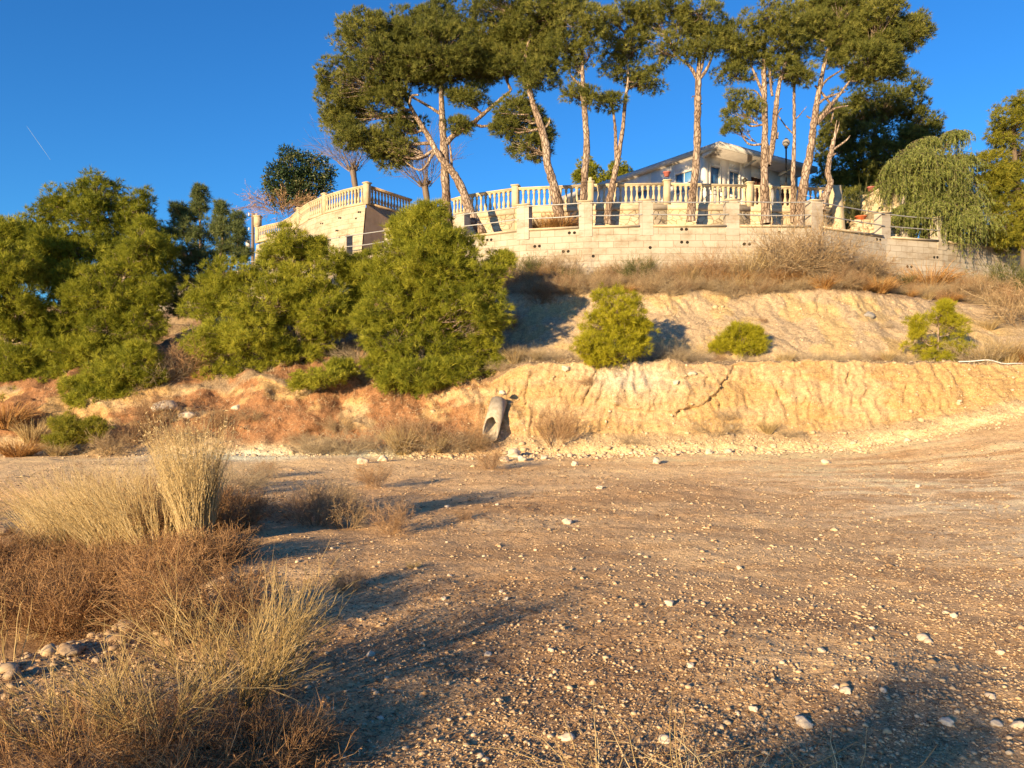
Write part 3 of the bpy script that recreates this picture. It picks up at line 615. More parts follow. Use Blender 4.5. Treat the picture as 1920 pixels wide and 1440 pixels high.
hexa(g, np.array([roofpt(t0, s0, -.26), roofpt(t1, s0, -.26), roofpt(t1, s1, -.26), roofpt(t0, s1, -.26)]), np.array([roofpt(t0, s0, 0), roofpt(t1, s0, 0), roofpt(t1, s1, 0), roofpt(t0, s1, 0)]))
rf = g.build('roof', M['roof'], house)
g = G(); hexa(g, np.array([roofpt(t0+.04, s0+.04, -.275), roofpt(t1-.04, s0+.04, -.275), roofpt(t1-.04, s1-.1, -.275), roofpt(t0+.04, s1-.1, -.275)]), np.array([roofpt(t0+.04, s0+.04, -.262), roofpt(t1-.04, s0+.04, -.262), roofpt(t1-.04, s1-.1, -.262), roofpt(t0+.04, s1-.1, -.262)])); g.build('soffit', M['soffit'], rf)
for tb in (-.10, 2.55, 5.1):
    g = G(); hexa(g, np.array([roofpt(tb, -.02, -.45), roofpt(tb+.13, -.02, -.45), roofpt(tb+.13, .0, -.45), roofpt(tb, .0, -.45)]), np.array([roofpt(tb, -.70, -.28), roofpt(tb+.13, -.70, -.28), roofpt(tb+.13, .0, -.28), roofpt(tb, .0, -.28)]))
    g.build('rafter_end', M['white'], rf)
def window(side, a0, a1, zb, zt, gl, bars):
    def bx(g, x0, x1, y0, y1, z0, z1): hbox(g, x0, x1, y0, y1, z0, z1) if side == 'f' else hbox(g, y0, y1, x0, x1, z0, z1)
    f = .05; g = G()
    bx(g, a0-.06, a0+f, -.03, .10, zb-.06, zt+.06); bx(g, a1-f, a1+.06, -.03, .10, zb-.06, zt+.06)
    bx(g, a0+f+.001, a1-f-.001, -.028, .10, zb-.06, zb+f); bx(g, a0+f+.001, a1-f-.001, -.028, .10, zt-f, zt+.06)
    o = g.build('window', M['white'], house)
    g = G(); bx(g, a0+f, a1-f, .06, .08, zb+f, zt-f); g.build('pane', gl, o)
    if bars:
        g = G()
        for k in range(1, bars): x = a0+(a1-a0)*k/bars; bx(g, x-.018, x+.018, .03, .055, zb+f, zt-f)
        zm = (zb+zt)/2-.05; bx(g, a0+f, a1-f, .028, .057, zm-.02, zm+.02); g.build('glazing_bar', M['white'], o)
window('f', *fo[0], M['bluepaint'], 0); window('f', *fo[1], M['glass'], 2); window('s', *lo_[0], M['bluepaint'], 2); window('s', *lo_[1], M['glass'], 0)
for t0_, t1_, zb, zt in fo[2:]:
    g = G(); hbox(g, t0_, t1_, .08, .14, zb, zt)
    for k in range(1, 4): x = t0_+(t1_-t0_)*k/4; hbox(g, x-.02, x+.02, .05, .079, zb, zt)
    d_ = g.build('door', M['brown'], house); g = G(); hbox(g, t0_+.08, t0_+.11, .0, .05, zb+1.0, zb+1.15); g.build('handle', M['iron'], d_)
g = G(); p = H(2.62, -.05, 11.0); lathe(g, [(0, 0), (.05, .04), (.11, .16), (.13, .28), (.04, .36), (0, .40)], p+[.0, -.08, -.1], 6); g.build('wall_lantern', M['iron'], house)
# garden chairs (arched iron backs) on the terrace
for px, d, lb in ((1340, 31.0, 'arched black iron chair back left of the other behind the balustrade'), (1362, 31.3, 'arched black iron chair back nearer the brown door behind the balustrade')):
    c = P(px, 343, d); c[2] = 8.5; o = empty('iron_chair', c, lb, 'garden chair')
    th = np.linspace(0, np.pi, 14); p = np.stack([-.36*np.cos(th), 0*th+.2, .75+.22*np.sin(th)], -1); g = G(); tubes(g, p[None], .014, 5)
    for x in (-.2, 0, .2): tubes(g, [[(x, .2, .45), (x, .2, .95-.3*x*x)]], .008, 5)
    g.build('backrest', M['iron'], o); g = G(); box(g, (0, 0, .42), .7, .42, .03); g.build('seat', M['iron'], o)
    for x, y in ((-.33, -.18), (.33, -.18), (-.33, .18), (.33, .18)): g = G(); tubes(g, [[(x, y, 0), (x, y, .42)]], .014, 5); g.build('leg', M['iron'], o)
# lamp post
lp = empty('globe_lamp_post', P(1474, 350, 31.5)*[1, 1, 0]+[0, 0, 8.5], 'black lamp post with smoked glass globe before the house', 'street lamp')
g = G(); lathe(g, [(.10, 0), (.10, .05), (.05, .12), (.038, .2), (.034, 2.9), (.07, 2.93), (.07, 2.98), (.0, 2.99)], n=10); g.build('pole', M['iron'], lp, smooth=True)
g = G(); th = np.linspace(-np.pi/2, np.pi/2, 11); lathe(g, [(max(.155*math.cos(k), 0), 3.14+.155*math.sin(k)) for k in th], n=16); g.build('glass_globe', M['globe'], lp, smooth=True)
g = G(); lathe(g, [(.045, 3.295), (.06, 3.30), (.05, 3.32), (0, 3.34)], n=10); g.build('globe_cap', M['iron'], lp)
# utility pole and wires
d = 46; b0 = P(474, 520, d); up = empty('utility_pole', b0, 'thin weathered pole with insulators left of the raised terrace', 'utility pole'); top = (520-400)/F*d
g = G(); lathe(g, [(.11, 0), (.085, top), (0, top)], n=8); g.build('pole', M['wood'], up)
g = G(); beam(g, (-.25, 0, top-.15), (.25, 0, top-.15), .05, .05); beam(g, (-.2, -.05, top-1.2), (.2, -.05, top-1.2), .05, .05); g.build('crossarm', M['iron'], up)
for x, z in ((-.22, top-.15), (.22, top-.15), (-.22, top-1.0)):
    g = G(); lathe(g, [(0, 0), (.05, 0), (.06, .1), (.04, .16), (0, .17)], (x, 0, z), 8); g.build('insulator', M['ceramic'], up)
g = G(); box(g, (-.26, -.05, top-2.0), .22, .2, .38); g.build('junction_box', M['ceramic'], up)
for z, zz_ in ((403, 404), (432, 415)):
    a = P(474, z+2, d); q = P(-500, zz_, 60); s = np.linspace(0, 1, 20)[:, None]; p = a+(q-a)*s; p[:, 2] -= 1.1*np.sin(s[:, 0]*np.pi)*.6
    g = G(); tubes(g, p[None], .014, 3); tag(g.build('overhead_wire', M['wire']), 'upper thin overhead wire running left from the pole' if z == 403 else 'lower thin overhead wire running left from the pole', 'wire', )
# contrail high in the sky
g = G(); a = P(50, 236, 5000); q = P(95, 300, 5000); s = np.linspace(0, 1, 12)[:, None]; tubes(g, (a+(q-a)*s)[None], (.7+.6*np.sin(s[:, 0]*3.1)), 5); tag(g.build('contrail', M['trail']), 'thin white contrail in the blue sky at the upper left', 'contrail')

# ------------------------------------------------------------------ pines
def needles(g, lobes, d, rng, sub_r=.32, sub_den=1.0, tufts=10, nn=9, ln=.17, wd=.022, flat=.75, dd=.75, tone=0., up=.45, droop=0, shell=.62):
    """crown built from rounded sub-clumps of needle tufts; returns sub-clump centres per lobe"""
    allc = []
    for lb in lobes:
        px, py, rx, ry = lb[:4]; off = lb[4] if len(lb) > 4 else (rng.random()-.5)*dd*rx/F*d*1.3
        c = P(px, py, d+off); r = np.array([rx, (rx+ry)/2*dd, ry])/F*d
        n = max(5, int(sub_den*4.2*(r[0]*r[2]+.15)/(sub_r**2)))
        u = rdir(n, rng); rad = shell+(1-shell)*rng.random(n)**.6+.15*rng.normal(size=n); sat = rng.random(n) < .16; rad = np.where(sat, 1.0+.22*rng.random(n), rad); u[:, 2] = np.where(u[:, 2] < 0, u[:, 2]*.8, u[:, 2])
        sc = c+u*r*rad[:, None]; allc.append((c, sc))
        sr = sub_r*(.45+.85*rng.random(n)**1.5)*np.where(sat, .55, 1); tone_s = tone+.30*(rng.random(n)-.5)+.16*(rng.random()-.5)
        k = np.maximum(3, (tufts*(sr/sub_r)**2).astype(int)); idx = np.repeat(np.arange(n), k); m = len(idx)
        v = rdir(m, rng); v = unit(v+.35*u[idx]+np.array([0, 0, .25])); pr = sr[idx]*(.55+.5*rng.random(m))
        tc_ = sc[idx]+v*pr[:, None]*np.array([1, 1, flat])
        td = unit(v*.8+u[idx]*.35+np.array([0, 0, up])+.3*rng.normal(size=(m, 3)))
        tv = tone_s[idx]+.14*rng.normal(size=m)+.12*v[:, 2]*0
        i2 = np.repeat(np.arange(m), nn); q = len(i2)
        nd_ = unit(td[i2]+.62*rng.normal(size=(q, 3))+np.array([0, 0, -droop]))
        l = ln*(.6+.7*rng.random(q)); b0 = tc_[i2]+.02*rng.normal(size=(q, 3))
        pe = unit(np.cross(nd_, rdir(q, rng)))*(wd/2)
        V = np.stack([b0-pe, b0+pe, b0+nd_*l[:, None]], 1).reshape(-1, 3)
        g.add(V, np.arange(3*q).reshape(-1, 3), a=np.repeat(np.clip(.5+tv[i2], 0, 1), 3))
    return allc
def limb(g, pts, rad, sides=9, n=None, rng=R, wob=.06):
    n = n or max(6, len(pts)*5); q, r = smooth_path(pts, rad, n)
    q[1:-1] += rng.normal(size=(n-2, 3))*r[1:-1, None]*wob; r = r*(1+.10*rng.normal(size=n)*min(1, wob*12)); 
    tubes(g, q[None], r[None], sides)
def nearest(tr, c):
    best = None
    for pts in tr:
        s, _ = smooth_path(pts, np.ones(len(pts)), 24)
        cost = np.linalg.norm(s-c, axis=1)+np.maximum(0, s[:, 2]-c[2]+.25)*2.0; i = int(np.argmin(cost))
        if best is None or cost[i] < best[0]: best = (cost[i], s[i])
    return best[1]
def pine(name, label, d, trunks, lobes, group, mt='needle_high', bark='bark', br=.05, seed=1, cat='pine tree', twigs=True, bare=(), **kw):
    rng = np.random.default_rng(seed)
    T = [[P(p[0], p[1], d+(p[3] if len(p) > 3 else 0)) for p in t] for t in trunks]
    base = T[0][0]; o = empty(name, base, label, cat, group)
    g = G()
    for t, src in zip(T, trunks): limb(g, t, [p[2]*.84 for p in src], rng=rng)
    g2 = G(); cs = needles(g2, lobes, d, rng, **kw)
    tw = []
    for c, sc in cs:
        s = nearest(T, c); m = (s+c)/2+rng.normal(size=3)*.12*np.linalg.norm(c-s)-np.array([0, 0, .08*np.linalg.norm(c-s)])
        L_ = np.linalg.norm(c-s)
        if L_ > .25: limb(g, [s, m, c], [br*(.6+.3*min(L_, 2)), br*.7, br*.35], sides=6, rng=rng)
        for e in sc:
            f = rng.random()*.7+.2; b0 = s*(1-f)**2+2*f*(1-f)*m+c*f*f if L_ > .25 else s
            mm = (b0+e)/2+rng.normal(size=3)*.08; tw.append([b0, mm, e])
    if tw and twigs: tubes(g, np.array(tw), [br*.30, br*.2, br*.08], 3)
    for t in bare: limb(g, [P(p[0], p[1], d+(p[3] if len(p) > 3 else 0)) for p in t], [p[2] for p in t], sides=6, rng=rng)
    g.build('trunk', M[bark], o, base, smooth=True); g2.build('crown', M[mt], o, base)
    for ch in o.children: ch.location = (0, 0, 0)
    return o
GP = 'tall pines on the bed in front of the balustrade'
big = dict(sub_r=.34, tufts=34, nn=13, ln=.14, wd=.018, sub_den=2.5, shell=.32, dd=.95)
pine('pine_tree', 'spreading umbrella pine with two crossing trunks, leftmost of the tall pines', 29.2,
 [[(840,425,.24),(836,360,.20),(834,300,.19),(830,240,.16),(828,195,.13),(826,140,.08),(822,80,.04)],
  [(905,440,.22,-.6),(880,392,.20,-.5),(862,345,.18,-.4),(843,315,.16,-.3),(822,290,.14,-.2),(800,250,.12,0),(775,210,.09,0),(760,178,.06,0)],
  [(835,270,.13),(856,250,.12),(885,232,.11),(905,215,.09),(930,193,.07),(958,170,.05)],
  [(885,232,.07),(905,237,.06),(930,232,.05),(955,222,.03)],
  [(828,215,.08),(800,197,.06),(760,175,.05)], [(848,325,.06),(845,285,.05),(842,262,.02)]],
 [(693,67,60,37),(637,160,43,43),(650,215,40,36),(760,60,60,35),(830,45,55,30),(710,125,65,40),(722,185,42,25),(827,100,70,50),(910,85,68,55),(893,128,60,32),(810,140,40,30),(733,278,46,36,.4),(655,255,26,26),(752,238,38,20,.5),(877,180,34,18),(862,235,18,12),(700,270,30,30,.3),(770,120,40,28),(940,60,40,30)],
 GP, seed=11, bare=[[(775,228,.04),(745,215,.03),(715,222,.02),(690,226,.01)],[(768,195,.05,-.5),(772,180,.05,-.6),(785,178,.03,-.7)]], br=.06, **big)
pine('pine_tree', 'tall pine with a left leaning trunk and dark drooping crown, second trunk from the left', 28.3,
 [[(1051,430,.26),(1046,385,.24),(1038,345,.20),(1027,310,.18),(1022,265,.18),(1012,230,.15),(998,190,.13),(990,150,.11),(985,110,.08),(1000,50,.05)],[(1016,245,.07),(1028,233,.05),(1031,222,.02)]],
 [(993,65,62,42),(1010,140,38,38),(980,215,42,32,.6),(992,275,38,28,.7),(1027,248,18,22,.5),(937,12,58,20),(1027,20,55,30),(960,120,42,28),(1000,100,50,35),(955,238,25,16,.6)], GP, seed=12, bare=[[(992,215,.03),(960,214,.02),(935,212,.01)]], **big)
pine('pine_tree', 'slender upright pine with one straight trunk left of the forked pine', 28.1,
 [[(1095,405,.19),(1094,380,.17),(1096,330,.15),(1100,280,.14),(1098,230,.13),(1094,180,.12),(1093,150,.10),(1092,100,.07),(1095,30,.04)],[(1094,165,.07),(1082,155,.06),(1068,138,.03)],[(1095,150,.05),(1082,120,.05),(1075,105,.03)]],
 [(1093,45,50,40),(1080,128,20,18),(1080,180,18,20,.3),(1068,5,46,22),(1108,188,10,14),(1110,90,28,20),(1063,85,28,22)], GP, seed=13, **{**big, 'sub_den': 1.35})
pine('pine_tree', 'slim pine whose thin trunk forks into two stems, just left of the house roof', 28.6,
 [[(1140,420,.17),(1142,385,.15),(1152,330,.13),(1160,290,.11),(1168,240,.09),(1172,190,.08),(1178,140,.05),(1170,60,.03)],[(1156,300,.09),(1154,250,.07),(1152,225,.06),(1146,185,.04)]],
 [(1150,42,34,36),(1150,122,24,26),(1147,192,16,15),(1195,150,24,22),(1219,152,21,22,.3),(1192,90,34,34),(1205,30,30,22),(1165,85,26,24)], GP, seed=14, **{**big, 'sub_den': 1.35})
pine('pine_tree', 'tall straight pine with sunlit bare trunk crossing the house roof peak', 28.2,
 [[(1296,415,.20),(1297,380,.18),(1303,330,.16),(1307,270,.16),(1308,210,.15),(1309,160,.14),(1311,110,.09),(1315,50,.05)],[(1308,150,.08),(1294,125,.07),(1275,110,.04),(1262,96,.03)],[(1310,150,.08),(1325,130,.07),(1335,105,.05),(1345,70,.03)],[(1309,148,.07),(1320,110,.05),(1330,60,.03)]],
 [(1237,95,38,30),(1222,38,42,30),(1312,25,48,30),(1330,85,26,20),(1290,100,16,14),(1275,55,26,24),(1255,15,40,20),(1300,62,28,20)], GP, seed=15, bare=[[(1308,185,.03),(1300,180,.02),(1297,184,.01)],[(1307,200,.03),(1317,194,.02)]], **{**big, 'sub_den': 1.2})
pine('pine_tree', 'two stemmed pine dividing above the balustrade left of the globe lamp', 28.2,
 [[(1436,420,.22),(1436,385,.20),(1433,340,.18),(1434,290,.16),(1434,230,.14),(1433,170,.12),(1432,110,.08),(1436,50,.05)],[(1440,310,.14),(1450,260,.12),(1455,200,.11),(1462,155,.08),(1475,110,.05)],[(1434,185,.07),(1420,150,.06),(1408,122,.04)],[(1448,180,.06),(1444,140,.05),(1446,100,.03)]],
 [(1388,72,42,38),(1372,140,28,18),(1393,210,34,30,.2),(1385,240,22,12),(1440,32,52,36),(1462,78,36,28),(1470,130,26,18),(1500,143,28,12,.3),(1410,115,30,20),(1345,60,30,24)], GP, seed=16, bare=[[(1457,215,.04),(1463,205,.03),(1467,203,.01)],[(1457,260,.05),(1459,248,.02)],[(1430,190,.04),(1418,172,.03),(1406,169,.02)]], **{**big, 'sub_den': 1.4})
pine('pine_tree', 'thin dark trunked pine directly right of the globe lamp', 28.9,
 [[(1487,418,.13),(1487,380,.11),(1487,330,.10),(1489,270,.08),(1489,210,.07),(1489,160,.06),(1492,110,.04)],[(1486,250,.035),(1472,235,.03),(1458,215,.015)],[(1490,225,.03),(1500,215,.025),(1512,200,.01)]],
 [(1492,135,20,12),(1500,95,30,25),(1485,60,30,25)], GP, seed=17, br=.03, **{**big, 'sub_den': 1.2})
pine('pine_tree', 'right leaning pine with forked bare upper limbs and the rightmost tall crown', 28.7,
 [[(1497,425,.24),(1502,385,.22),(1508,340,.19),(1518,290,.17),(1525,240,.15),(1530,205,.14),(1536,170,.11),(1546,120,.08),(1560,70,.05)],[(1532,230,.09),(1550,207,.08),(1572,180,.07),(1595,150,.05),(1625,120,.03)],[(1534,195,.06),(1552,182,.05),(1585,172,.03)],[(1537,170,.06),(1550,150,.05),(1580,130,.03)],[(1532,232,.07),(1560,206,.05),(1590,198,.02)]],
 [(1575,38,54,36),(1560,78,38,24),(1650,25,38,32),(1690,72,44,36),(1632,112,44,24),(1668,130,26,16),(1615,145,24,14),(1716,60,24,26),(1522,45,34,30),(1571,113,13,9),(1610,75,36,26),(1655,80,34,24),(1530,10,40,18),(1600,5,50,18)], GP, seed=18, bare=[[(1519,222,.04),(1512,217,.02)],[(1528,160,.04,0),(1560,200,.04,.1),(1558,230,.02,.1)]], **big)
for o, nm in ((bpy.data.objects.new('dead_tree', None), 0),):
    b0 = P(1546, 372, 28.5); COL.objects.link(o); o.location = b0; tag(o, 'crooked dead pine stump stem without needles beside the balustrade end', 'dead tree')
    g = G()
    for t in ([(1541,395,.16),(1546,370,.14),(1557,345,.12),(1552,325,.11),(1555,300,.10),(1560,280,.09),(1563,262,.08)],[(1563,280,.05),(1578,270,.04),(1588,262,.03),(1594,254,.015)],[(1562,268,.05),(1570,245,.03),(1574,228,.015)],[(1556,300,.04),(1551,295,.02)],[(1560,292,.04),(1567,288,.03)],[(1563,265,.04),(1569,225,.01)]):
        limb(g, [P(p[0], p[1], 28.5) for p in t], [p[2] for p in t], 8)
    g.build('trunk', M['bark'], o, b0, smooth=True); o.children[0].location = (0, 0, 0)
pine('pine_tree', 'large dark rounded evergreen behind the dead stem, shaded inside and taller than the weeping tree', 36.5,
 [[(1640,440,.3),(1640,330,.25),(1640,250,.15)],[(1640,380,.2),(1690,300,.1)],[(1640,380,.2),(1590,300,.1)]],
 [(1612,215,64,44),(1668,192,60,40),(1722,228,36,38),(1575,275,46,54),(1650,290,68,62),(1562,335,34,38),(1715,285,42,44),(1610,350,50,36),(1740,255,26,22),(1560,225,26,30),(1600,385,60,28,-1),(1680,350,50,40)],
 'dark evergreens behind the house', seed=19, mt='needle_high', bark='bark_dark', sub_r=.42, tufts=34, nn=12, ln=.18, wd=.024, sub_den=1.6, shell=.2, tone=-.12)
pine('pine_tree', 'rusty green pine cut by the right edge above the block wall', 29.5,
 [[(1925,520,.25),(1920,420,.2),(1905,330,.14),(1900,240,.06)],[(1915,400,.12),(1870,330,.05)]],
 [(1893,240,38,40),(1918,290,48,50),(1862,318,32,30),(1885,355,46,40),(1910,410,46,40),(1860,345,26,26),(1930,215,40,40),(1880,430,34,30),(1925,450,46,36),(1850,385,26,26)],
 'dark evergreens behind the house', seed=20, mt='needle_rust', bark='bark_dark', sub_r=.32, tufts=26, nn=13, ln=.15, wd=.018, sub_den=1.5, droop=.5)
for i, (px, py, rx, ry, lb) in enumerate([(1105,325,24,24,'round dark green shrub behind the balustrade, just left of the forked thin pine'), (1163,320,21,19,'round dark green shrub behind the balustrade, nearest the house roof edge')]):
    pine('round_shrub', lb, 46, [[(px,372,.08),(px,330,.05)]], [(px-5,py,rx-4,ry),(px+9,py+8,rx-6,ry-4),(px-4,py+18,rx-2,ry-4)], 'clipped shrubs behind the balustrade', seed=30+i, mt='needle', bark='bark_dark', cat='shrub', sub_r=.30, tufts=22, nn=10, ln=.14, wd=.028, sub_den=1.5, br=.02)
# broad leaved dark tree on the left terrace
def leaf_clump(g, lobes, d, rng, n_per=900, ll=.16, lw=.06, hang=0., tone=0, dd=.8):
    for lb in lobes:
        px, py, rx, ry = lb[:4]; c = P(px, py, d+(rng.random()-.5)*.6); r = np.array([rx, (rx+ry)/2*dd, ry])/F*d
        n = int(n_per*(r[0]*r[2]))+40; u = rdir(n, rng); u2 = c+u*r*(.55+.5*rng.random(n))[:, None]
        u2 += .12*rdir(n, rng)
        dr = unit(u*.6+.6*rng.normal(size=(n, 3))-np.array([0, 0, hang])); pe = unit(np.cross(dr, rdir(n, rng)))
        l = ll*(.6+.8*rng.random(n))[:, None]
        V = np.stack([u2, u2+dr*l*.5+pe*lw/2, u2+dr*l, u2+dr*l*.5-pe*lw/2], 1).reshape(-1, 3)
        cl = vn(u2[:, 0]*2.2+u2[:, 1], u2[:, 2]*2.2, 5)
        g.add(V, np.arange(4*n).reshape(-1, 4), a=np.repeat(np.clip(.45+tone+.7*(cl-.5)+.15*rng.normal(size=n), 0, 1), 4))
rng = np.random.default_rng(44); d = 44; b0 = P(565, 420, d); o = empty('broadleaf_tree', b0, 'dense dark glossy broadleaf tree on the left end of the raised terrace', 'tree')
lobes = [(552,312,34,26),(522,336,26,34),(596,322,26,22),(562,366,36,26),(578,345,36,30),(524,372,20,20),(540,287,18,12),(575,296,16,12),(612,345,16,18),(600,300,14,10),(505,352,12,16),(545,340,34,34),(620,322,10,8)]
g = G(); leaf_clump(g, lobes, d, rng, 1500, .20, .07); g2 = G(); limb(g2, [b0, P(562,380,d), P(560,320,d)], [.16,.12,.05], rng=rng)
for lb in lobes: limb(g2, [P(562,380,d), P((562+lb[0])/2, (380+lb[1])/2+4, d), P(lb[0], lb[1], d)], [.08,.05,.02], 5, rng=rng)
g2.build('trunk', M['bark_dark'], o, b0); g.build('crown', M['leaf_dark'], o, b0)
for ch in o.children: ch.location = (0, 0, 0)
# branching generator for bare trees, shrubs and brush
def grow(par, m, ln, spread, rng, K=4, up=.04, tmin=.2):
    N, Kp, _ = par.shape; i = rng.integers(0, N, m); t = (tmin+(1-tmin)*rng.random(m))*(Kp-1); k = np.minimum(t.astype(int), Kp-2); f = (t-k)[:, None]
    b = par[i, k]*(1-f)+par[i, k+1]*f; tg = unit(par[i, k+1]-par[i, k]); dr = unit(tg+spread*rdir(m, rng)+np.array([0, 0, up])); bend = .35*rdir(m, rng)+np.array([0, 0, up])
    s = np.linspace(0, 1, K)[None, :, None]; l = (ln*(.5+rng.random(m)))[:, None, None]
    return b[:, None]+(dr[:, None]*s+bend[:, None]*s*s*.5)*l
def stems(n, h, lean, rng, K=5, r0=.05, gravity=.0, dirbias=(0, 0)):
    th = rng.random(n)*2*np.pi; b = np.stack([np.cos(th), np.sin(th), 0*th], -1)*(r0*rng.random(n)**.5)[:, None]
    ln_ = lean*rng.random(n)**.7; dr = unit(np.stack([np.cos(th)*ln_+dirbias[0], np.sin(th)*ln_+dirbias[1], np.ones(n)], -1)); l = h*(.55+.5*rng.random(n))
    s = np.linspace(0, 1, K)[None, :, None]; g_ = gravity*(.4+rng.random(n))[:, None, None]
    out = np.stack([np.cos(th), np.sin(th), -1.0+0*th], -1)
    return b[:, None]+dr[:, None]*s*l[:, None, None]+out[:, None]*s*s*g_*l[:, None, None]+.03*h*rng.normal(size=(n, K, 3))*s
def bits(g, par, m, size, rng, a=(.3, 1.)):        # small leaves and seed heads along stems
    N, K, _ = par.shape; i = rng.integers(0, N, m); t = (.25+.75*rng.random(m))*(K-1); k = np.minimum(t.astype(int), K-2); f = (t-k)[:, None]
    b = par[i, k]*(1-f)+par[i, k+1]*f; d1 = rdir(m, rng)*size*(.5+rng.random(m))[:, None]; d2 = unit(np.cross(d1, rdir(m, rng)))*size*.35
    g.add(np.stack([b-d2*.5, b+d2*.5, b+d1], 1).reshape(-1, 3), np.arange(3*m).reshape(-1, 3), a=np.repeat(a[0]+(a[1]-a[0])*rng.random(m), 3))
def brush_mesh(name, mt, rng, h, n1=26, n2=90, n3=260, lean=.7, w=.008, nb=0, bs=.02, gravity=.05, spread=.55, r0=.12, l2=.45, l3=.25, tone=(.2, 1.), bias=(0, 0), bits_mat=True):
    g = G(); s1 = stems(n1, h, lean, rng, r0=r0*h, gravity=gravity, dirbias=bias); tubes(g, s1, [w, w*.9, w*.75, w*.55, w*.3], 3, a=tone[0]+(tone[1]-tone[0])*.5*rng.random(n1))
    s2 = grow(s1, n2, h*l2, spread, rng); tubes(g, s2, [w*.65, w*.5, w*.4, w*.2], 3, a=tone[0]+(tone[1]-tone[0])*rng.random(n2))
    s3 = grow(s2, n3, h*l3, spread, rng); tubes(g, s3, [w*.4, w*.33, w*.25, w*.12], 3, a=tone[0]+(tone[1]-tone[0])*rng.random(n3))
    if nb: bits(g, s3, nb, bs, rng, tone)
    o = g.build(name, M[mt]); return o
for px, py, d, h, lb, sd, dirb in ((668, 352, 38.5, 2.6, 'bare leafless tree with fine pale twigs right of the dark broadleaf tree', 5, (-.25, 0)), (803, 378, 37.5, 2.6, 'bare pollarded tree with upright twigs behind the umbrella pine trunks', 6, (-.1, 0))):
    rng = np.random.default_rng(sd); b0 = P(px, py, d); b0[2] = 9.5 if px < 700 else 8.5; top = P(px-6, py-32 if px < 700 else py-28, d); o = empty('bare_tree', b0, lb, 'bare tree')
    g = G(); limb(g, [b0, (b0+top)/2+[.1, 0, 0], top], [.15, .13, .16], rng=rng)
    hh = [top+v for v in np.array([[-.3, 0, .25], [.25, .1, .3], [0, -.2, .35], [.1, .2, .1]])]
    for v in hh: limb(g, [top, v], [.10, .07], 6, rng=rng)
    s1 = stems(38, h, 1.25, rng, r0=.3, gravity=.05, dirbias=dirb)+top; tubes(g, s1, [.016, .013, .010, .007, .004], 3, a=rng.random(38)); s2 = grow(s1, 260, h*.4, .7, rng); tubes(g, s2, [.008, .006, .005, .003], 3, a=rng.random(260))
    s3 = grow(s2, 260, h*.2, .5, rng); tubes(g, s3, .0035, 3, a=rng.random(260))
    g.build('trunk', M['twig'], o, b0).location = (0, 0, 0)
rng = np.random.default_rng(8)
for i, (px, py, d, lb) in enumerate([(925, 352, 31.5, 'wispy bare twigs rising over the balustrade, right of the umbrella pine trunks'), (700, 352, 35, 'low wispy creeper over the raised terrace rail')][:1]):
    o = brush_mesh('bare_twigs', 'twig', rng, 1.25, 26, 90, 160, lean=2.6, w=.012, gravity=.35, r0=.4); o.location = (P(px, 390, d)[0], d, 8.5); tag(o, lb, 'shrub')
# creeper hanging over the left balustrade
rng = np.random.default_rng(9); o = brush_mesh('creeper', 'brush_red', rng, 1.5, 60, 240, 700, lean=2.4, w=.012, nb=1500, bs=.09, gravity=.5, r0=.5); o.location = P(528, 398, 40.4); tag(o, 'brown creeper hanging over the curved balustrade under the dark broadleaf tree', 'creeper')
# weeping pepper tree
rng = np.random.default_rng(21); d = 29.0; b0 = P(1745, 455, 29.3); b0[2] = 6.95; o = empty('weeping_tree', b0, 'weeping light green pepper tree hanging over the right part of the block wall', 'tree')
lob = [(1740,262,16,8),(1790,250,12,10),(1725,300,46,34),(1702,345,36,36),(1762,325,46,42),(1790,370,42,46),(1812,410,32,34),(1735,385,44,40),(1688,310,22,20),(1795,300,26,22),(1700,400,24,26),(1765,420,36,24)]
g = G(); g2 = G(); T = [b0, P(1742,400,29.3), P(1745,340,29.2)]; limb(g2, T, [.2,.15,.08], rng=rng)
for lb in lob:
    c = P(lb[0], lb[1], d+(rng.random()-.5)*.8); limb(g2, [P(1742,395,29.3), (P(1742,360,29.3)+c)/2+[0, 0, .3], c], [.07,.05,.02], 5, rng=rng)
    r = np.array([lb[2], (lb[2]+lb[3])*.45, lb[3]])/F*d; n = int(330*(r[0]*r[2]))+60; u = rdir(n, rng)*(.45+.6*rng.random((n, 1))); u[:, 2] = abs(u[:, 2])*1.0-.2
    st_ = c+u*r; hl = (.3+.8*rng.random(n)**1.5); s = np.linspace(0, 1, 6)[None, :, None]; sw_ = rng.normal(size=(n, 1, 3))*.22+unit(u)[:, None]*.18; sw_[..., 2] = 0
    pth = st_[:, None]+sw_*s*(2-s)+np.array([0, 0, -1.])*s*s*hl[:, None, None]; tubes(g2, pth, [.008,.007,.006,.005,.004,.002], 3)
    m = n*44; i = rng.integers(0, n, m); t = rng.random(m)*5; k = np.minimum(t.astype(int), 4); f = (t-k)[:, None]; b = pth[i, k]*(1-f)+pth[i, k+1]*f
    dr = unit(.5*rng.normal(size=(m, 3))+np.array([0, 0, -.9])); pe = unit(np.cross(dr, rdir(m, rng)))*.013; l = (.09+.08*rng.random(m))[:, None]
    g.add(np.stack([b-pe, b+pe, b+dr*l], 1).reshape(-1, 3), np.arange(3*m).reshape(-1, 3), a=np.repeat(np.clip(.45+.25*rng.normal(size=m)+.25*(rng.random(n)[i]-.5), 0, 1), 3))
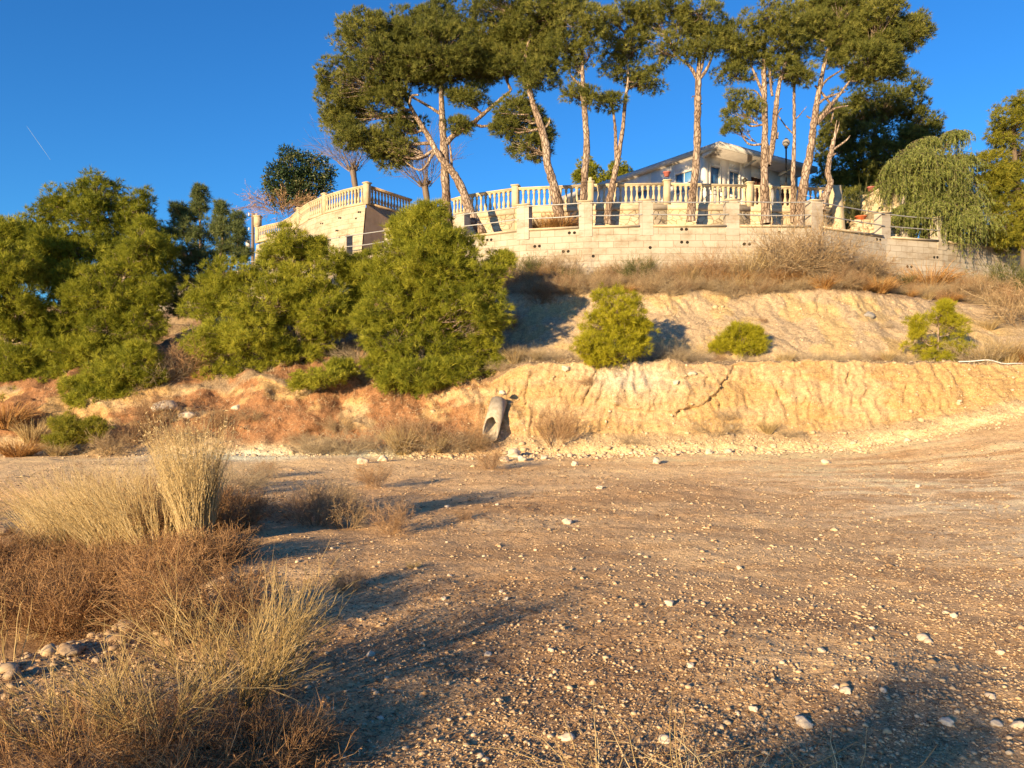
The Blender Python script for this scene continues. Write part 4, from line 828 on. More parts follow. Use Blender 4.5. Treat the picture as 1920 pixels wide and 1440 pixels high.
# long strands that fall over the wall in front
n = 22; s = np.linspace(0, 1, 6)[None, :, None]; a0 = np.array([P(1805+rng.random()*30-15, 425+rng.random()*20, 28.6+rng.random()*.5) for _ in range(n)]); pth = a0[:, None]+rng.normal(size=(n, 1, 3))*np.array([.25, .1, 0])*s+np.array([.1, -.4, -1.1])*s*(.3+.7*rng.random(n))[:, None, None]
tubes(g2, pth, .006, 3); m = n*26; i = rng.integers(0, n, m); t = rng.random(m)*5; k = np.minimum(t.astype(int), 4); f = (t-k)[:, None]; b = pth[i, k]*(1-f)+pth[i, k+1]*f
dr = unit(.5*rng.normal(size=(m, 3))+np.array([0, 0, -.9])); pe = unit(np.cross(dr, rdir(m, rng)))*.010
g.add(np.stack([b-pe, b+pe, b+dr*.12], 1).reshape(-1, 3), np.arange(3*m).reshape(-1, 3), a=np.repeat(rng.random(m)*.6+.2, 3))
g2.build('trunk', M['bark_dark'], o, b0).location = (0, 0, 0); g.build('crown', M['leaf_pepper'], o, b0).location = (0, 0, 0)

# young pines on the bank and at the left
near = dict(sub_r=.23, tufts=24, nn=13, ln=.14, wd=.0125, sub_den=1.75, up=.35, shell=.40, dd=.95)
GY = 'young green pines growing on the bank'
pine('young_pine', 'bushy green pine reaching down to the bank beside the concrete pipe', 20.6,
 [[(785,745,.12,.3),(792,640,.10),(800,540,.08),(806,450,.05),(808,390,.02)]],
 [(806,400,26,18),(800,412,40,24),(758,432,26,22),(812,445,52,32),(758,478,48,36),(850,478,42,36),(742,530,54,42),(838,528,56,42),(905,520,40,28),(722,580,48,38),(800,585,70,48),(888,570,50,40),(918,602,30,28),(740,642,55,40),(830,648,70,42),(900,655,38,28),(715,688,30,25),(780,705,65,32),(850,700,50,28),(760,738,50,18),(925,688,20,16),(690,600,26,26),(800,500,50,40),(940,490,18,14)], GY, seed=41, mt='needle', br=.04, **near)
pine('young_pine', 'broad yellow green pine between the centre pine and the left trees', 22.0,
 [[(560,745,.14),(560,640,.11),(555,540,.08),(545,450,.04)],[(560,680,.08),(450,600,.05),(430,540,.03)]],
 [(542,452,32,26),(525,485,42,30),(435,520,50,32),(400,565,55,42),(500,562,66,50),(568,528,52,44),(605,580,50,46),(465,628,70,42),(563,632,62,42),(398,640,46,34),(430,690,58,28),(540,672,52,30),(385,722,36,16),(620,492,32,24),(585,468,24,20),(640,600,30,40)], GY, seed=42, mt='needle', br=.04, tone=.08, **{k: v for k, v in near.items()})
pine('young_pine', 'small pine sapling filling the gap between the centre pine and the broad yellow green pine', 22.6,
 [[(672,720,.06),(672,640,.05),(675,540,.03)]], [(690,498,26,22),(662,520,26,26),(690,545,28,24),(670,570,26,24)], GY, seed=43, mt='needle', br=.02, **near)
pine('young_pine', 'tallest rounded dark green pine at the left against the sky', 24.5,
 [[(190,760,.2),(190,640,.16),(190,520,.12),(185,420,.08),(182,370,.04)],[(190,600,.1),(100,500,.06)],[(190,560,.1),(250,440,.05)]],
 [(182,362,40,28),(112,388,36,28),(187,408,52,38),(257,387,28,28),(247,422,30,30),(62,430,30,30),(100,460,44,32),(155,465,50,35),(210,470,48,32),(60,500,60,40),(130,520,60,44),(230,530,60,44),(300,470,24,26),(40,460,40,30)], GY, seed=44, mt='needle', tone=-.12, **{**near, 'sub_r': .28, 'ln': .13, 'wd': .016, 'sub_den': 2.3, 'shell': .2})
pine('young_pine', 'layered green pine in front of the tallest left pine', 22.8,
 [[(200,800,.16),(205,700,.13),(215,600,.10),(240,500,.06),(272,430,.03)],[(200,690,.08),(130,600,.05)]],
 [(275,440,20,26),(270,470,34,30),(250,508,48,42),(150,538,54,40),(133,580,46,36),(110,622,48,34),(250,568,52,38),(200,620,50,34),(270,610,34,30),(215,662,34,26),(190,560,60,50),(150,660,50,34),(290,545,26,34)], GY, seed=45, mt='needle', tone=.0, **near)
pine('young_pine', 'low spreading green pine touching the ground under the layered left pine', 21.2,
 [[(215,790,.09),(215,740,.08),(215,700,.05)]], [(215,700,50,34),(262,672,34,24),(190,735,42,30),(240,740,40,26),(170,765,30,22),(280,705,26,22),(150,735,40,26)], GY, seed=46, mt='needle', br=.03, **near)
pine('young_pine', 'green pine cut by the left edge of the picture', 22.4,
 [[(20,800,.16),(15,680,.13),(10,560,.09),(8,440,.04)]],
 [(8,435,28,28),(15,505,52,42),(22,560,50,40),(35,605,48,36),(20,690,46,38),(45,730,50,34),(15,748,40,22),(-40,560,60,60),(-40,680,60,50),(75,700,44,38),(90,660,40,32),(-30,480,50,40),(110,745,44,30),(60,765,40,20),(70,620,44,34),(120,700,40,30)], GY, seed=47, mt='needle', **near)
pine('young_pine', 'sparse grey green pine with thin pointed shoots right of the tallest left pine', 25.5,
 [[(385,640,.10),(380,560,.08),(376,480,.06),(375,400,.04),(375,352,.015)],[(380,560,.05),(415,470,.04),(416,380,.012)],[(385,560,.05),(440,490,.04),(447,405,.012)],[(378,520,.04),(345,440,.03),(332,385,.012)]],
 [(375,362,8,14),(376,385,10,16),(352,405,20,16),(366,435,34,28),(350,475,36,28),(416,396,8,14),(415,425,12,16),(446,415,9,14),(446,442,14,22),(418,465,20,22),(385,495,38,24),(332,395,10,14),(322,430,18,18),(400,540,30,26),(340,520,34,26),(330,570,30,28),(455,475,12,12)], GY, seed=48, mt='needle_blue', br=.03, **{**near, 'sub_den': 1.0, 'sub_r': .15, 'tufts': 12})
for i, (px, lob_, lb, sd, mt) in enumerate([
 ((1140, 692), [(1157,568,40,28),(1132,608,44,30),(1178,618,34,30),(1108,648,30,26),(1150,658,40,26),(1188,642,26,22),(1165,590,36,26),(1122,672,26,14),(1200,612,16,14)], 'rounded bright yellow green young pine on the sunlit slope, tallest of the three small ones', 51, 'needle_yellow'),
 ((1388, 668), [(1385,640,34,18),(1362,648,22,13),(1414,640,20,18),(1390,622,24,12),(1345,652,10,8),(1400,655,28,10)], 'low dome shaped yellow green pine seedling in the middle of the sunlit slope', 52, 'needle_yellow'),
 ((1755, 682), [(1765,595,26,16),(1722,606,14,10),(1785,612,24,18),(1735,650,38,14),(1795,648,22,18),(1750,670,34,10),(1720,628,12,8),(1775,578,16,10)], 'sparse untidy yellow green young pine at the right end of the slope', 53, 'needle_yellow')]):
    d = bank_at(*px)[1]; pine('young_pine', lb, d+.15, [[(px[0],px[1]+6,.05),(px[0]+3,px[1]-30,.035),(px[0]+6,min(l[1] for l in lob_)+6,.012)]], lob_, GY, seed=sd, mt=mt, br=.02, **{**near, 'sub_r': .13, 'ln': .12, 'wd': .010, 'tufts': 10, 'sub_den': 1.0 if i < 2 else .6})
for i, (px, py, lob_, lb) in enumerate([(615, 725, [(600,708,46,14),(640,692,26,14),(570,720,26,10)], 'low green pine branch spreading over the bank left of the centre pine'), (135, 838, [(128,800,30,16),(160,818,26,12),(110,828,22,9),(178,800,20,12)], 'olive green low bush at the bank foot on the left')]):
    pine('low_green_bush', lb, 20.4 if i == 0 else 19.2, [[(px,py,.03),(px,py-20,.02)]], lob_, None, seed=60+i, cat='bush', mt='needle' if i == 0 else 'needle_rust', br=.015, tone=.05, **{**near, 'sub_r': .15, 'ln': .10, 'tufts': 10})

# ------------------------------------------------------------------ dry brush
rng = np.random.default_rng(100)
PROT = {}
def proto(key, *a, **k):
    if key not in PROT: PROT[key] = brush_mesh(*a, **k); PROT[key]['used'] = 0
    return PROT[key]
def put(key, loc, sc, label, cat, group=None, rz=None, name=None):
    o = PROT[key]
    if o['used']: o = o.copy(); COL.objects.link(o)
    else: o['used'] = 1
    o.location = loc; o.scale = (sc, sc, sc*(.85+.3*rng.random())); o.rotation_euler = (0, 0, rng.random()*6.28 if rz is None else rz)
    tag(o, label, cat); 
    if group: o['group'] = group
    elif 'group' in o: del o['group']
    return o
for k in range(3):
    proto(f'b{k}', 'dry_shrub', 'brush', rng, 1.0, 34, 260, 1100, lean=1.2, w=.008, nb=2200, bs=.035, r0=.3, spread=1.0)
    proto(f'g{k}', 'dry_shrub', 'brush_grey', rng, 1.0, 80, 260, 900, lean=1.4, w=.006, nb=1200, bs=.03, r0=.35, gravity=.25, spread=.9)
    proto(f'r{k}', 'dry_shrub', 'brush_red', rng, 1.0, 28, 200, 900, lean=1.1, w=.008, nb=1800, bs=.03, r0=.25, spread=1.0)
proto('gr', 'green_shrub', 'broom_green', rng, 1.0, 60, 260, 900, lean=.9, w=.010, nb=2600, bs=.045, r0=.25)
def grass_mesh(name, mt, rng, n, h, lean, w, r0, gravity, K=6, bias=(0, 0), heads=False, tone=(0, 1)):
    g = G(); s = stems(n, h, lean, rng, K=K, r0=r0, gravity=gravity, dirbias=bias)
    # smoother blades
    tubes(g, s, w*np.array([.8, 1, .9, .7, .5, .2])[:K], 3, a=tone[0]+(tone[1]-tone[0])*rng.random(n))
    if heads:
        e = s[:, -2:]; bits(g, e, n*2, h*.018, rng, (.5, 1))
    return g.build(name, M[mt])
def gproto(key, *a, **k): PROT[key] = grass_mesh(*a, **k); PROT[key]['used'] = 0
for k in range(3): gproto(f's{k}', 'straw_tuft', 'straw', rng, 260, 1.0, .8, .006, .18, .14)
for k in range(2): gproto(f'o{k}', 'straw_tuft', 'straw_orange', rng, 420, 1.0, 1.1, .008, .3, .22)
# band along the foot of the block wall
GB = 'dry shrubs along the foot of the block wall'; LB = 'dry brown shrub in the tangled band along the foot of the block wall'
xs_ = np.linspace(-.6, 20, 68)
for j, x in enumerate(xs_):
    for row in range(3):
        off = [2.15, 1.45, .7][row]; xx = x+rng.normal()*.15; dd_ = float(wall_d(xx))-off*(1+.6*sst(11, 18, xx))-rng.random()*.25
        hh = (.40+.55*vn(xx*1.3, row*3., 77)**1.3)*[.75, .85, .95][row]
        if xx > 12.5: hh *= .85
        key = ['b', 'g', 'r', 'g', 'b', 's', 'o'][int(rng.random()*7)]; key += str(rng.integers(0, 2))
        put(key, (xx, dd_, slope_z(xx, dd_)-.05), hh*(1.05 if key[0] in 'so' else 1), LB, 'shrub', GB)
SP = [((1490, 540), 'b0', 1.7, 'tallest ragged brown shrub rising against the block wall, below the right leaning pine'), ((1535, 535), 'b1', 1.6, 'ragged brown shrub touching the right side of the tallest shrub on the block wall'),
      ((1622, 520), 'b2', 1.15, 'airy brown shrub standing alone against the block wall right of the tallest shrub'), ((1400, 545), 's0', 1.3, 'thick straw coloured grass clump left of the tallest shrub on the slope top'), ((1440, 545), 'g2', 1.3, 'grey tan shrub between the straw clump and the tallest shrub'),
      ((1810, 540), 'o0', 1.25, 'orange brown grass mound at the right end of the slope top'), ((1195, 545), 'gr', .75, 'dark green shrub in the dry band above the rounded young pine'), ((1730, 530), 'gr', .55, 'small green shrub among dry grass towards the right of the slope top'), ((1060, 530), 'gr', .55, 'dark shrub at the left end of the dry band by the block wall'),
      ((1330, 545), 'r2', 1.05, 'reddish brown shrub in the dry band below the middle pier')]
for (px, py), key, sc, lb in SP:
    x = P(px, py, 24.9)[0]; dd_ = float(wall_d(x))-1.2; put(key, (x, dd_, slope_z(x, dd_)-.05), sc, lb, 'shrub')
# ledge and scarp-edge growth
for px, key, sc, lb in [(965, 's1', .62, 'pale dry tuft at the left end of the ledge'), (995, 'g0', .5, 'grey dry tuft on the ledge second from its left end'), (1030, 'g1', .4, 'low grey tuft on the ledge left of the rounded young pine'), (1255, 'g0', .62, 'grey brown tuft on the ledge right of the rounded young pine'), (1300, 'g1', .42, 'low dry tuft on the ledge left of the pine seedling'), (1470, 's2', .5, 'straw tuft on the ledge right of the pine seedling'), (1510, 'g2', .45, 'low grey tuft mid ledge'), (1560, 'g0', .35, 'flat dry tuft on the ledge left of the white stone'), (1615, 'g1', .35, 'small dry tuft on the ledge near the white stone'), (1660, 's0', .45, 'straw tuft left of the sparse young pine'), (1850, 's1', .95, 'tall straw clump right of the sparse young pine'), (1885, 's2', .85, 'straw clump near the right edge on the ledge'), (1915, 'o1', .7, 'orange straw clump at the right edge on the ledge'), (1820, 'g2', .8, 'grey brush behind the white plastic pipe')]:
    x = (px-960)/F*20.7; p = prof(np.array([x]))[0]; dd_ = 20.6; put(key, (x, dd_, slope_z(x, dd_)-.03), sc, lb, 'shrub')
for j in range(26):
    x = -.2+j*.52+rng.normal()*.15; dd_ = 20.2+rng.random()*.9; put(['g0', 'g1', 's1', 'r0'][j % 4], (x, dd_, slope_z(x, dd_)-.03), .16+.22*rng.random(), 'tiny dry tuft in the thin fringe along the ledge', 'grass tuft', 'small tufts fringing the ledge')
for px, py, key, sc, lb in [(955, 610, 'r0', .5, 'brown brush in the shadow right of the centre pine'), (1010, 560, 'r1', .55, 'dark brush under the left end of the block wall'), (985, 520, 'gr', .8, 'dark shrub in shadow between the centre pine and the block wall'), (1020, 515, 'b0', .8, 'shaded brush right beside the dark shrub by the block wall'), (1890, 560, 'gr', 1.3, 'large dark shrub in shadow at the right edge'), (1925, 590, 'b1', 1.4, 'shaded brush at the right edge below the block wall'), (1855, 610, 's1', .6, 'pale grass on the slope left of the large dark shrub'), (1430, 597, 'r2', .18, 'tiny brown plant on the bare slope'), (1660, 605, 'g1', .2, 'tiny grey plant high on the bare slope')]:
    q = bank_at(px, py+8); put(key, q-[0, 0, .04], sc, lb, 'shrub')
# plants on and under the cut
for px, py, key, sc, lb in [(1042, 835, 'r1', .75, 'dry bush at the foot of the cut right of the concrete pipe'), (1340, 815, 'g2', .55, 'wispy dry bush low on the cut under the overhanging lens'), (1440, 812, 's0', .5, 'dry grass low on the cut, rightmost of the foot plants'), (1475, 818, 'g1', .35, 'small wisp beside the rightmost foot grass'), (1180, 830, 'g0', .3, 'small wisp at the cut foot in the middle'), (1100, 722, 'r0', .25, 'little brown plant stuck in the upper cut face'), (1360, 785, 'g0', .35, 'thin brush against the cut just right of the wispy bush'),
   (585, 850, 'g0', .55, 'grey bush on the chalky spill, leftmost of the bank foot bushes'), (660, 855, 'g1', .62, 'rounded grey bush on the chalky spill left of the tall straw'), (625, 848, 'g2', .5, 'grey bush between its two neighbours on the chalky spill'), (755, 852, 's1', .95, 'tall upright straw clump at the bank foot below the centre pine'), (728, 848, 'g2', .85, 'grey brown brush left of the tall straw clump'), (795, 850, 'r0', .75, 'dark reddish brush right of the tall straw clump'), (820, 862, 's2', .6, 'leaning pale grass mound at the bank foot'), (848, 862, 'g0', .62, 'grey mound of brush left of the concrete pipe'), (875, 855, 'r1', .62, 'dark brown brush just left of the concrete pipe'), (895, 862, 'b0', .4, 'small brush in front of the concrete pipe mouth'), (770, 815, 'r2', .5, 'reddish brush up the bank behind the tall straw'),
   (400, 800, 'r0', .5, 'round brown bush on the left bank'), (470, 790, 'b1', .4, 'brown tuft on the middle of the left bank'), (640, 815, 'b2', .45, 'brown brush low on the left bank'), (560, 830, 'r1', .3, 'small reddish tuft on the left bank foot'), (345, 700, 'r2', .9, 'tangled brown brush between the low pine and the broad pine'), (310, 715, 'g0', .8, 'grey tangled brush beside the low pine'), (680, 690, 'g1', .8, 'dry brush between the broad pine and the centre pine'), (300, 800, 'r1', .8, 'brown brush beneath the low spreading pine'), (250, 830, 'r2', .7, 'brown brush at the foot of the left bank'), (340, 830, 'b0', .5, 'dry brush right of the left bank foot'), (60, 830, 's0', .8, 'pale dry mound at the far left bank'), (30, 850, 'o0', .7, 'orange dry brush at the far left bank foot'), (95, 840, 's1', .6, 'straw brush beside the olive bush'), (12, 800, 'o1', 1.0, 'upright tan reed clump at the left edge'), (200, 840, 'b1', .6, 'brown brush right of the olive bush')]:
    q = bank_at(px, py) if py < 840 or px > 900 else None
    if q is None: q = np.array([(px-960)/F*18.6, 18.6, slope_z((px-960)/F*18.6, 18.7)]); q[1] = 18.5+(862-py)/60
    put(key, q-[0, 0, .04], sc, lb, 'shrub')
# plants standing on the open ground
for px, py, key, sc, lb in [(495, 895, 'r0', .32, 'small reddish twiggy plant on the bare ground near the chalky spill'), (700, 912, 'r1', .42, 'reddish twiggy plant alone in the middle distance'), (918, 880, 'r2', .42, 'reddish twiggy plant in front of the concrete pipe'), (590, 985, 'r0', .46, 'reddish dry bush on the left of the bare ground'), (560, 975, 'r2', .42, 'thin reddish bush touching the left side of its larger neighbour'), (650, 990, 'b2', .34, 'dark brown dry bush right of the reddish bushes'), (735, 1000, 'r1', .30, 'small dark bush by itself left of centre'), (620, 960, 'b1', .40, 'brown bush behind the reddish bushes'), (870, 975, 'r1', .13, 'tiny dark bush left of the pale stone'), (440, 925, 'g1', .5, 'grey green tuft right of the straw plume'), (470, 910, 'g0', .4, 'dark tuft behind the grey green tuft'), (655, 1105, 'r2', .2, 'low dark plant in the shade of the broom'), (775, 1065, 's1', .12, 'single pale wisp in the shadow left of centre')]:
    q = on_ground(px, py); put(key, q-[0, 0, .02], sc, lb, 'shrub')
# foreground left: individually built plants
def place(o, px, py, lb, cat, dz=0):
    q = on_ground(px, py); o.location = q+[0, 0, dz]; return tag(o, lb, cat)
rng = np.random.default_rng(200)
place(grass_mesh('straw_plume', 'straw', rng, 900, 1.45, .22, .0026, .12, .07, heads=True, bias=(-.06, 0), tone=(.1, 1)), 370, 1035, 'tall golden straw plume standing upright above the other dry grass', 'grass')
for i, (px, py, h, bi) in enumerate([(115,1020,.95,-.35),(165,1035,1.0,-.30),(215,1040,1.05,-.22),(265,1040,1.0,-.15),(310,1035,.85,-.05),(190,1000,.9,-.3),(240,1005,.95,-.2),(140,1060,.8,-.35),(290,1000,.8,-.1)]):
    place(grass_mesh('long_grass_clump', 'straw', rng, 230, h*1.35, .6, .0036, .28, .10, bias=(bi*.9, 0), tone=(.15, 1)), px, py, 'long left leaning straw grass in the row left of the plume', 'grass', 0)['group'] = 'long straw grass left of the plume'
def big_bush(px, py, h, mt, lb, n=(70, 700, 4200), nb=6000, bs=.016, w=.005, lean=1.2, **k):
    o = brush_mesh('dry_bush', mt, rng, h, n[0], n[1], n[2], lean=lean, w=w, nb=nb, bs=bs, r0=.45, l2=.38, l3=.22, spread=1.0, gravity=.15, **k); return place(o, px, py, lb, 'bush')
big_bush(150, 1190, .56, 'brush_deep', 'large dense russet bush filling the ditch at the left')
big_bush(20, 1170, .58, 'brush_deep', 'russet bush at the left edge behind the stony rim')
big_bush(245, 1130, .46, 'brush_deep', 'dark brown bush between the russet bush and the plume')
big_bush(60, 1080, .5, 'brush_deep', 'brown bush behind the left russet bush')
big_bush(300, 1080, .36, 'brush_deep', 'low brown bush at the foot of the straw plume')
big_bush(170, 1100, .45, 'brush_deep', 'russet brush behind the large russet bush')
big_bush(-60, 1100, .6, 'brush_deep', 'brown bush cut by the left edge')
big_bush(378, 1185, .46, 'brush_deep', 'round fine twigged pinkish bush right of the ditch, between plume and broom', n=(60, 600, 3000), nb=5000, bs=.010, w=.0035)
big_bush(-150, 1010, .9, 'brush_deep', 'brown bush beyond the left edge', n=(50, 300, 1200), nb=1500)
for px, py, h, lb in [(335, 985, .62, 'dark brown brush behind the plume on its left'), (425, 1000, .42, 'dark brush just right of the plume base'), (250, 955, .6, 'brown brush behind the long straw grass'), (455, 965, .28, 'low dark brush between the plume and the reddish bushes'), (400, 1060, .34, 'rusty brush below the plume on its right'), (330, 1110, .42, 'rusty brush between the plume and the round pinkish bush')]: big_bush(px, py, h, 'brush_deep', lb, n=(60, 500, 2200), nb=3500)
# broom: arching green brown stems
for px, py, h, n, ln_, lb, bi in [(440, 1330, .54, 60, .8, 'large sparse broom bush with yellow green stems in the left foreground', (.05, 0)), (300, 1390, .42, 44, 1.2, 'sprawling broom with long arching stems left of the large broom', (-.25, 0)), (500, 1290, .46, 30, .6, 'upright broom behind the right side of the large broom', (.08, 0)), (140, 1400, .36, 30, 1.3, 'flat sprawling broom at the lower left', (-.2, 0))]:
    o = brush_mesh('broom_bush', 'broom', rng, h, n, int(n*4), int(n*9), lean=ln_, w=.0030, gravity=.12, spread=.42, r0=.28, l2=.5, l3=.22, bias=bi); place(o, px, py, lb, 'bush')
for px, py, h, lb in [(40, 1470, .35, 'tangled dry litter brush in the lower left corner'), (250, 1480, .32, 'tangled dry brush at the bottom under the sprawling broom'), (420, 1440, .26, 'tangled brown brush at the base of the large broom'), (520, 1420, .18, 'rusty low tangle at the right foot of the large broom')]:
    o = brush_mesh('dry_tangle', 'brush_deep', rng, h, 60, 500, 1800, lean=2.2, w=.003, nb=1500, bs=.012, r0=.9, gravity=.35, spread=.9); place(o, px, py, lb, 'brush')
# sparse single stalks beside the ditch and at the left
for i, (px, py, h, bi) in enumerate([(505,1130,.34,.0),(540,1160,.36,.1),(25,1250,.5,.1),(455,1150,.4,.1),(60,1200,.45,.1)]):
    o = grass_mesh('thin_stalks', 'broom', rng, 9, h, .35, .0028, .10, .05, bias=(bi, 0)); place(o, px, py, ['thin stalks beside the round pinkish bush', 'thin stalks right of the round pinkish bush', 'curving stalks at the left edge', 'stalks between the pinkish bush and the broom', 'curving stalks inside the ditch at the left'][i], 'grass')
# foreground grass blades at the bottom
for i, (px, d_, n, h, r0, gv, lb) in enumerate([(1130, 3.0, 26, .55, .18, .55, 'arching straw blades at the bottom edge, left clump'), (1290, 2.75, 40, .60, .2, .42, 'arching straw blades at the bottom edge, middle clump with the most blades'), (1390, 2.9, 22, .50, .15, .5, 'arching straw blades at the bottom edge right of the middle clump'), (1600, 2.7, 16, .62, .10, .30, 'tall straw blades at the bottom edge, rightmost clump'), (1690, 2.6, 8, .36, .12, .2, 'short cut straw blades at the bottom right')]):
    x = (px-960)/F*d_; o = grass_mesh('grass_clump', 'straw', rng, n, h, .55, .0028, r0, gv, K=6); o.location = (x, d_, float(ground_z(x, d_))-.02); tag(o, lb, 'grass')
# grass on the planting bed
PROT['s0']; x = P(1035, 425, 27.2)
for i, (px, py, d_, sc) in enumerate([(1020, 432, 27.3, .8), (1050, 432, 27.2, .85), (1078, 430, 27.4, .6)]):
    q = P(px, py, d_); q[2] = 7.1; put('o%d' % (i % 2), q, sc, 'orange dry grass mound behind the rails between two piers, under the left leaning pine', 'grass', 'orange grass mound on the planting bed')
for j in range(40):
    x = -3+j*.42+rng.normal()*.1; d_ = float(wall_d(x))+.7+rng.random()*1.4; put(['o0', 'r0', 'o1', 'b0'][j % 4], (x, d_, 7.05), .12+.16*rng.random(), 'small dry tuft on the planting bed behind the rails', 'grass tuft', 'dry tufts on the planting bed')
pq = [(560, 430, 33.3), (1625, 470, 31), (1600, 440, 33)]
for i, (px, py, d_) in enumerate([(1590, 420, 33.5), (1620, 425, 33.2), (1655, 420, 34)]):
    q = P(px, py, d_); q[2] = 7.6; put('gr', q, 1.8, 'shaded green shrub in the gap between the balustrade end and the stair wall', 'shrub', 'shaded shrubs in the stair gap')
for i, (px, d_, sc, lb) in enumerate([(1730, 30.5, 1.5, 'green shrub behind the rails under the weeping tree'), (1800, 31.5, 1.3, 'green shrub behind the rails right of the weeping tree trunk'), (1870, 32.5, 1.6, 'green shrub behind the rails near the right edge'), (1915, 33, 1.8, 'green shrub behind the last pier at the right')]):
    q = P(px, 450, d_); q[2] = 6.95; put('gr', q, sc, lb, 'shrub')

# ------------------------------------------------------------------ stones, gravel, litter
def ico(sub):
    import bmesh
    bm = bmesh.new(); bmesh.ops.create_icosphere(bm, subdivisions=sub, radius=1); bm.verts.ensure_lookup_table()
    V = np.array([v.co[:] for v in bm.verts]); Fc = np.array([[v.index for v in f.verts] for f in bm.faces]); bm.free(); return V, Fc
I1, I2, I3 = ico(1), ico(2), ico(3)
def pebbles(g, pos, rad, rng, base=I1, tone=None, flat=.6):
    n = len(pos); V, Fc = base; k = len(V); s = (.65+.6*rng.random((n, 1, 3)))*np.array([1, 1, flat]); v = V[None]*s*(1+.22*rng.normal(size=(n, k, 1))*.6)
    a = rng.random(n)*6.28; ca, sa = np.cos(a)[:, None], np.sin(a)[:, None]; v = np.stack([v[..., 0]*ca-v[..., 1]*sa, v[..., 0]*sa+v[..., 1]*ca, v[..., 2]], -1)*rad[:, None, None]+pos[:, None]
    g.add(v.reshape(-1, 3), (Fc[None]+np.arange(n)[:, None, None]*k).reshape(-1, 3), a=np.repeat(rng.random(n)**1.2 if tone is None else tone, k))
rng = np.random.default_rng(300)
def scatter(n, ylo, yhi, xlo=-150, xhi=2080):
    px = xlo+(xhi-xlo)*rng.random(n); py = ylo+(yhi-ylo)*rng.random(n); d = F*CZ/(py-HZ); x = (px-960)/F*d; return px, x, d
g = G()
I0 = (np.array([[1,0,0],[-1,0,0],[0,1,0],[0,-1,0],[0,0,1],[0,0,-1.]]), np.array([[0,2,4],[2,1,4],[1,3,4],[3,0,4],[2,0,5],[1,2,5],[3,1,5],[0,3,5]]))
px, x, d = scatter(60000, 870, 1560); keep = rng.random(len(x)) < np.clip(.35+.65*sst(700, 1500, px)+.4*(1-sst(4, 5, d)), 0, 1)*np.clip(fbm(x*1.2, d*1.2, 81)*2.2-.3, .1, 1); keep &= x > crest(d)-.2
x, d = x[keep], d[keep]; r = (.0026+.0010*d)*np.exp(.42*rng.normal(size=len(x))); pebbles(g, np.stack([x, d, ground_z(x, d)+r*.1], -1), r, rng, I0, tone=.85*rng.random(len(x)))
px, x, d = scatter(3800, 1080, 1600); keep = (x > crest(d)) & (rng.random(len(x)) < .35+.65*sst(700, 1200, px)); x, d = x[keep], d[keep]; r = .0052*np.exp(.5*rng.normal(size=len(x)))+.0008*d; pebbles(g, np.stack([x, d, ground_z(x, d)+r*.25], -1), r, rng, I1)
px, x, d = scatter(380, 950, 1560); keep = x > crest(d)+.1; x, d = x[keep], d[keep]; r = .009*np.exp(.5*rng.random(len(x)))+.0012*d; pebbles(g, np.stack([x, d, ground_z(x, d)+r*.3], -1), r, rng, I1, tone=.6+.4*rng.random(len(x)))
tag(g.build('gravel', M['gravel']), kind='stuff')
g = G(); n = 5200; x = np.concatenate([rng.uniform(-2.2, 12.5, n), rng.uniform(-13, -2, 900)]); n = len(x); p = prof(x); t = rng.normal(.25, .5, n); dd_ = p[:, 0]+t*.75-.15; cols = np.clip(np.searchsorted(X, x), 0, nc-1)
zz_ = np.array([np.interp(dd_[i], D[ZI-30:ZI+40, cols[i]], Z[ZI-30:ZI+40, cols[i]]) for i in range(n)]); r = .016*np.exp(.62*rng.normal(size=n)); r = np.minimum(r, .09)
dens = rng.random(n) < np.where(x > 8.5, .35, 1)*np.exp(-np.maximum(t-.9, 0)*2); 
pebbles(g, np.stack([x, dd_, zz_+r*.2], -1)[dens], r[dens], rng, I1, tone=(.45+.55*rng.random(n))[dens], flat=.8)
n = 420; d = rng.uniform(3.6, 6.6, n); x = crest(d)+rng.normal(size=n)*.22-.08; r = .012*np.exp(.75*rng.normal(size=n)); r = np.minimum(r, .07)
pebbles(g, np.stack([x, d, ground_z(x, d)+r*.1], -1), r, rng, I2, tone=.55*rng.random(n), flat=.7)
tag(g.build('stone_rubble', M['gravel']), kind='stuff')
# stones on the slope
g = G(); n = 3200; x = rng.uniform(-3, 13, n); ci = np.clip(np.searchsorted(X, x), 0, nc-1); ri = rng.integers(ZI+10, nr-20, n); r = .012*np.exp(.6*rng.normal(size=n))
pebbles(g, np.stack([XX[ri, ci], D[ri, ci], Z[ri, ci]], -1), r, rng, I1, tone=.4+.6*rng.random(n), flat=.8); tag(g.build('slope_stones', M['gravel']), kind='stuff')
# dead litter: needles, straws and stubble lying on the ground
g = G()
px, x, d = scatter(42000, 850, 1560); k_ = np.clip((fbm(x*.5+3, d*1.0, 82)-.42)*5+.5*(d < 5.5), .04, 1)*np.where(x > 1.5, .6, 1); keep = (rng.random(len(x)) < k_) & (x > crest(d)-.3); x, d = x[keep], d[keep]; n = len(x)
l = (.010+.0032*d)*(.5+rng.random(n)); a = rng.random(n)*6.28; b = np.stack([x, d, ground_z(x, d)+.003], -1); dr = np.stack([np.cos(a), np.sin(a), .15+.5*rng.random(n)**2], -1)*l[:, None]; pe = unit(np.cross(dr, rdir(n, rng)))*(.0009+.0005*d[:, None])
g.add(np.stack([b-pe, b+pe, b+dr+pe*.3, b+dr-pe*.3], 1).reshape(-1, 3), np.arange(4*n).reshape(-1, 4), a=np.repeat(rng.random(n), 4))
tag(g.build('dead_litter', M['litter']), kind='stuff')
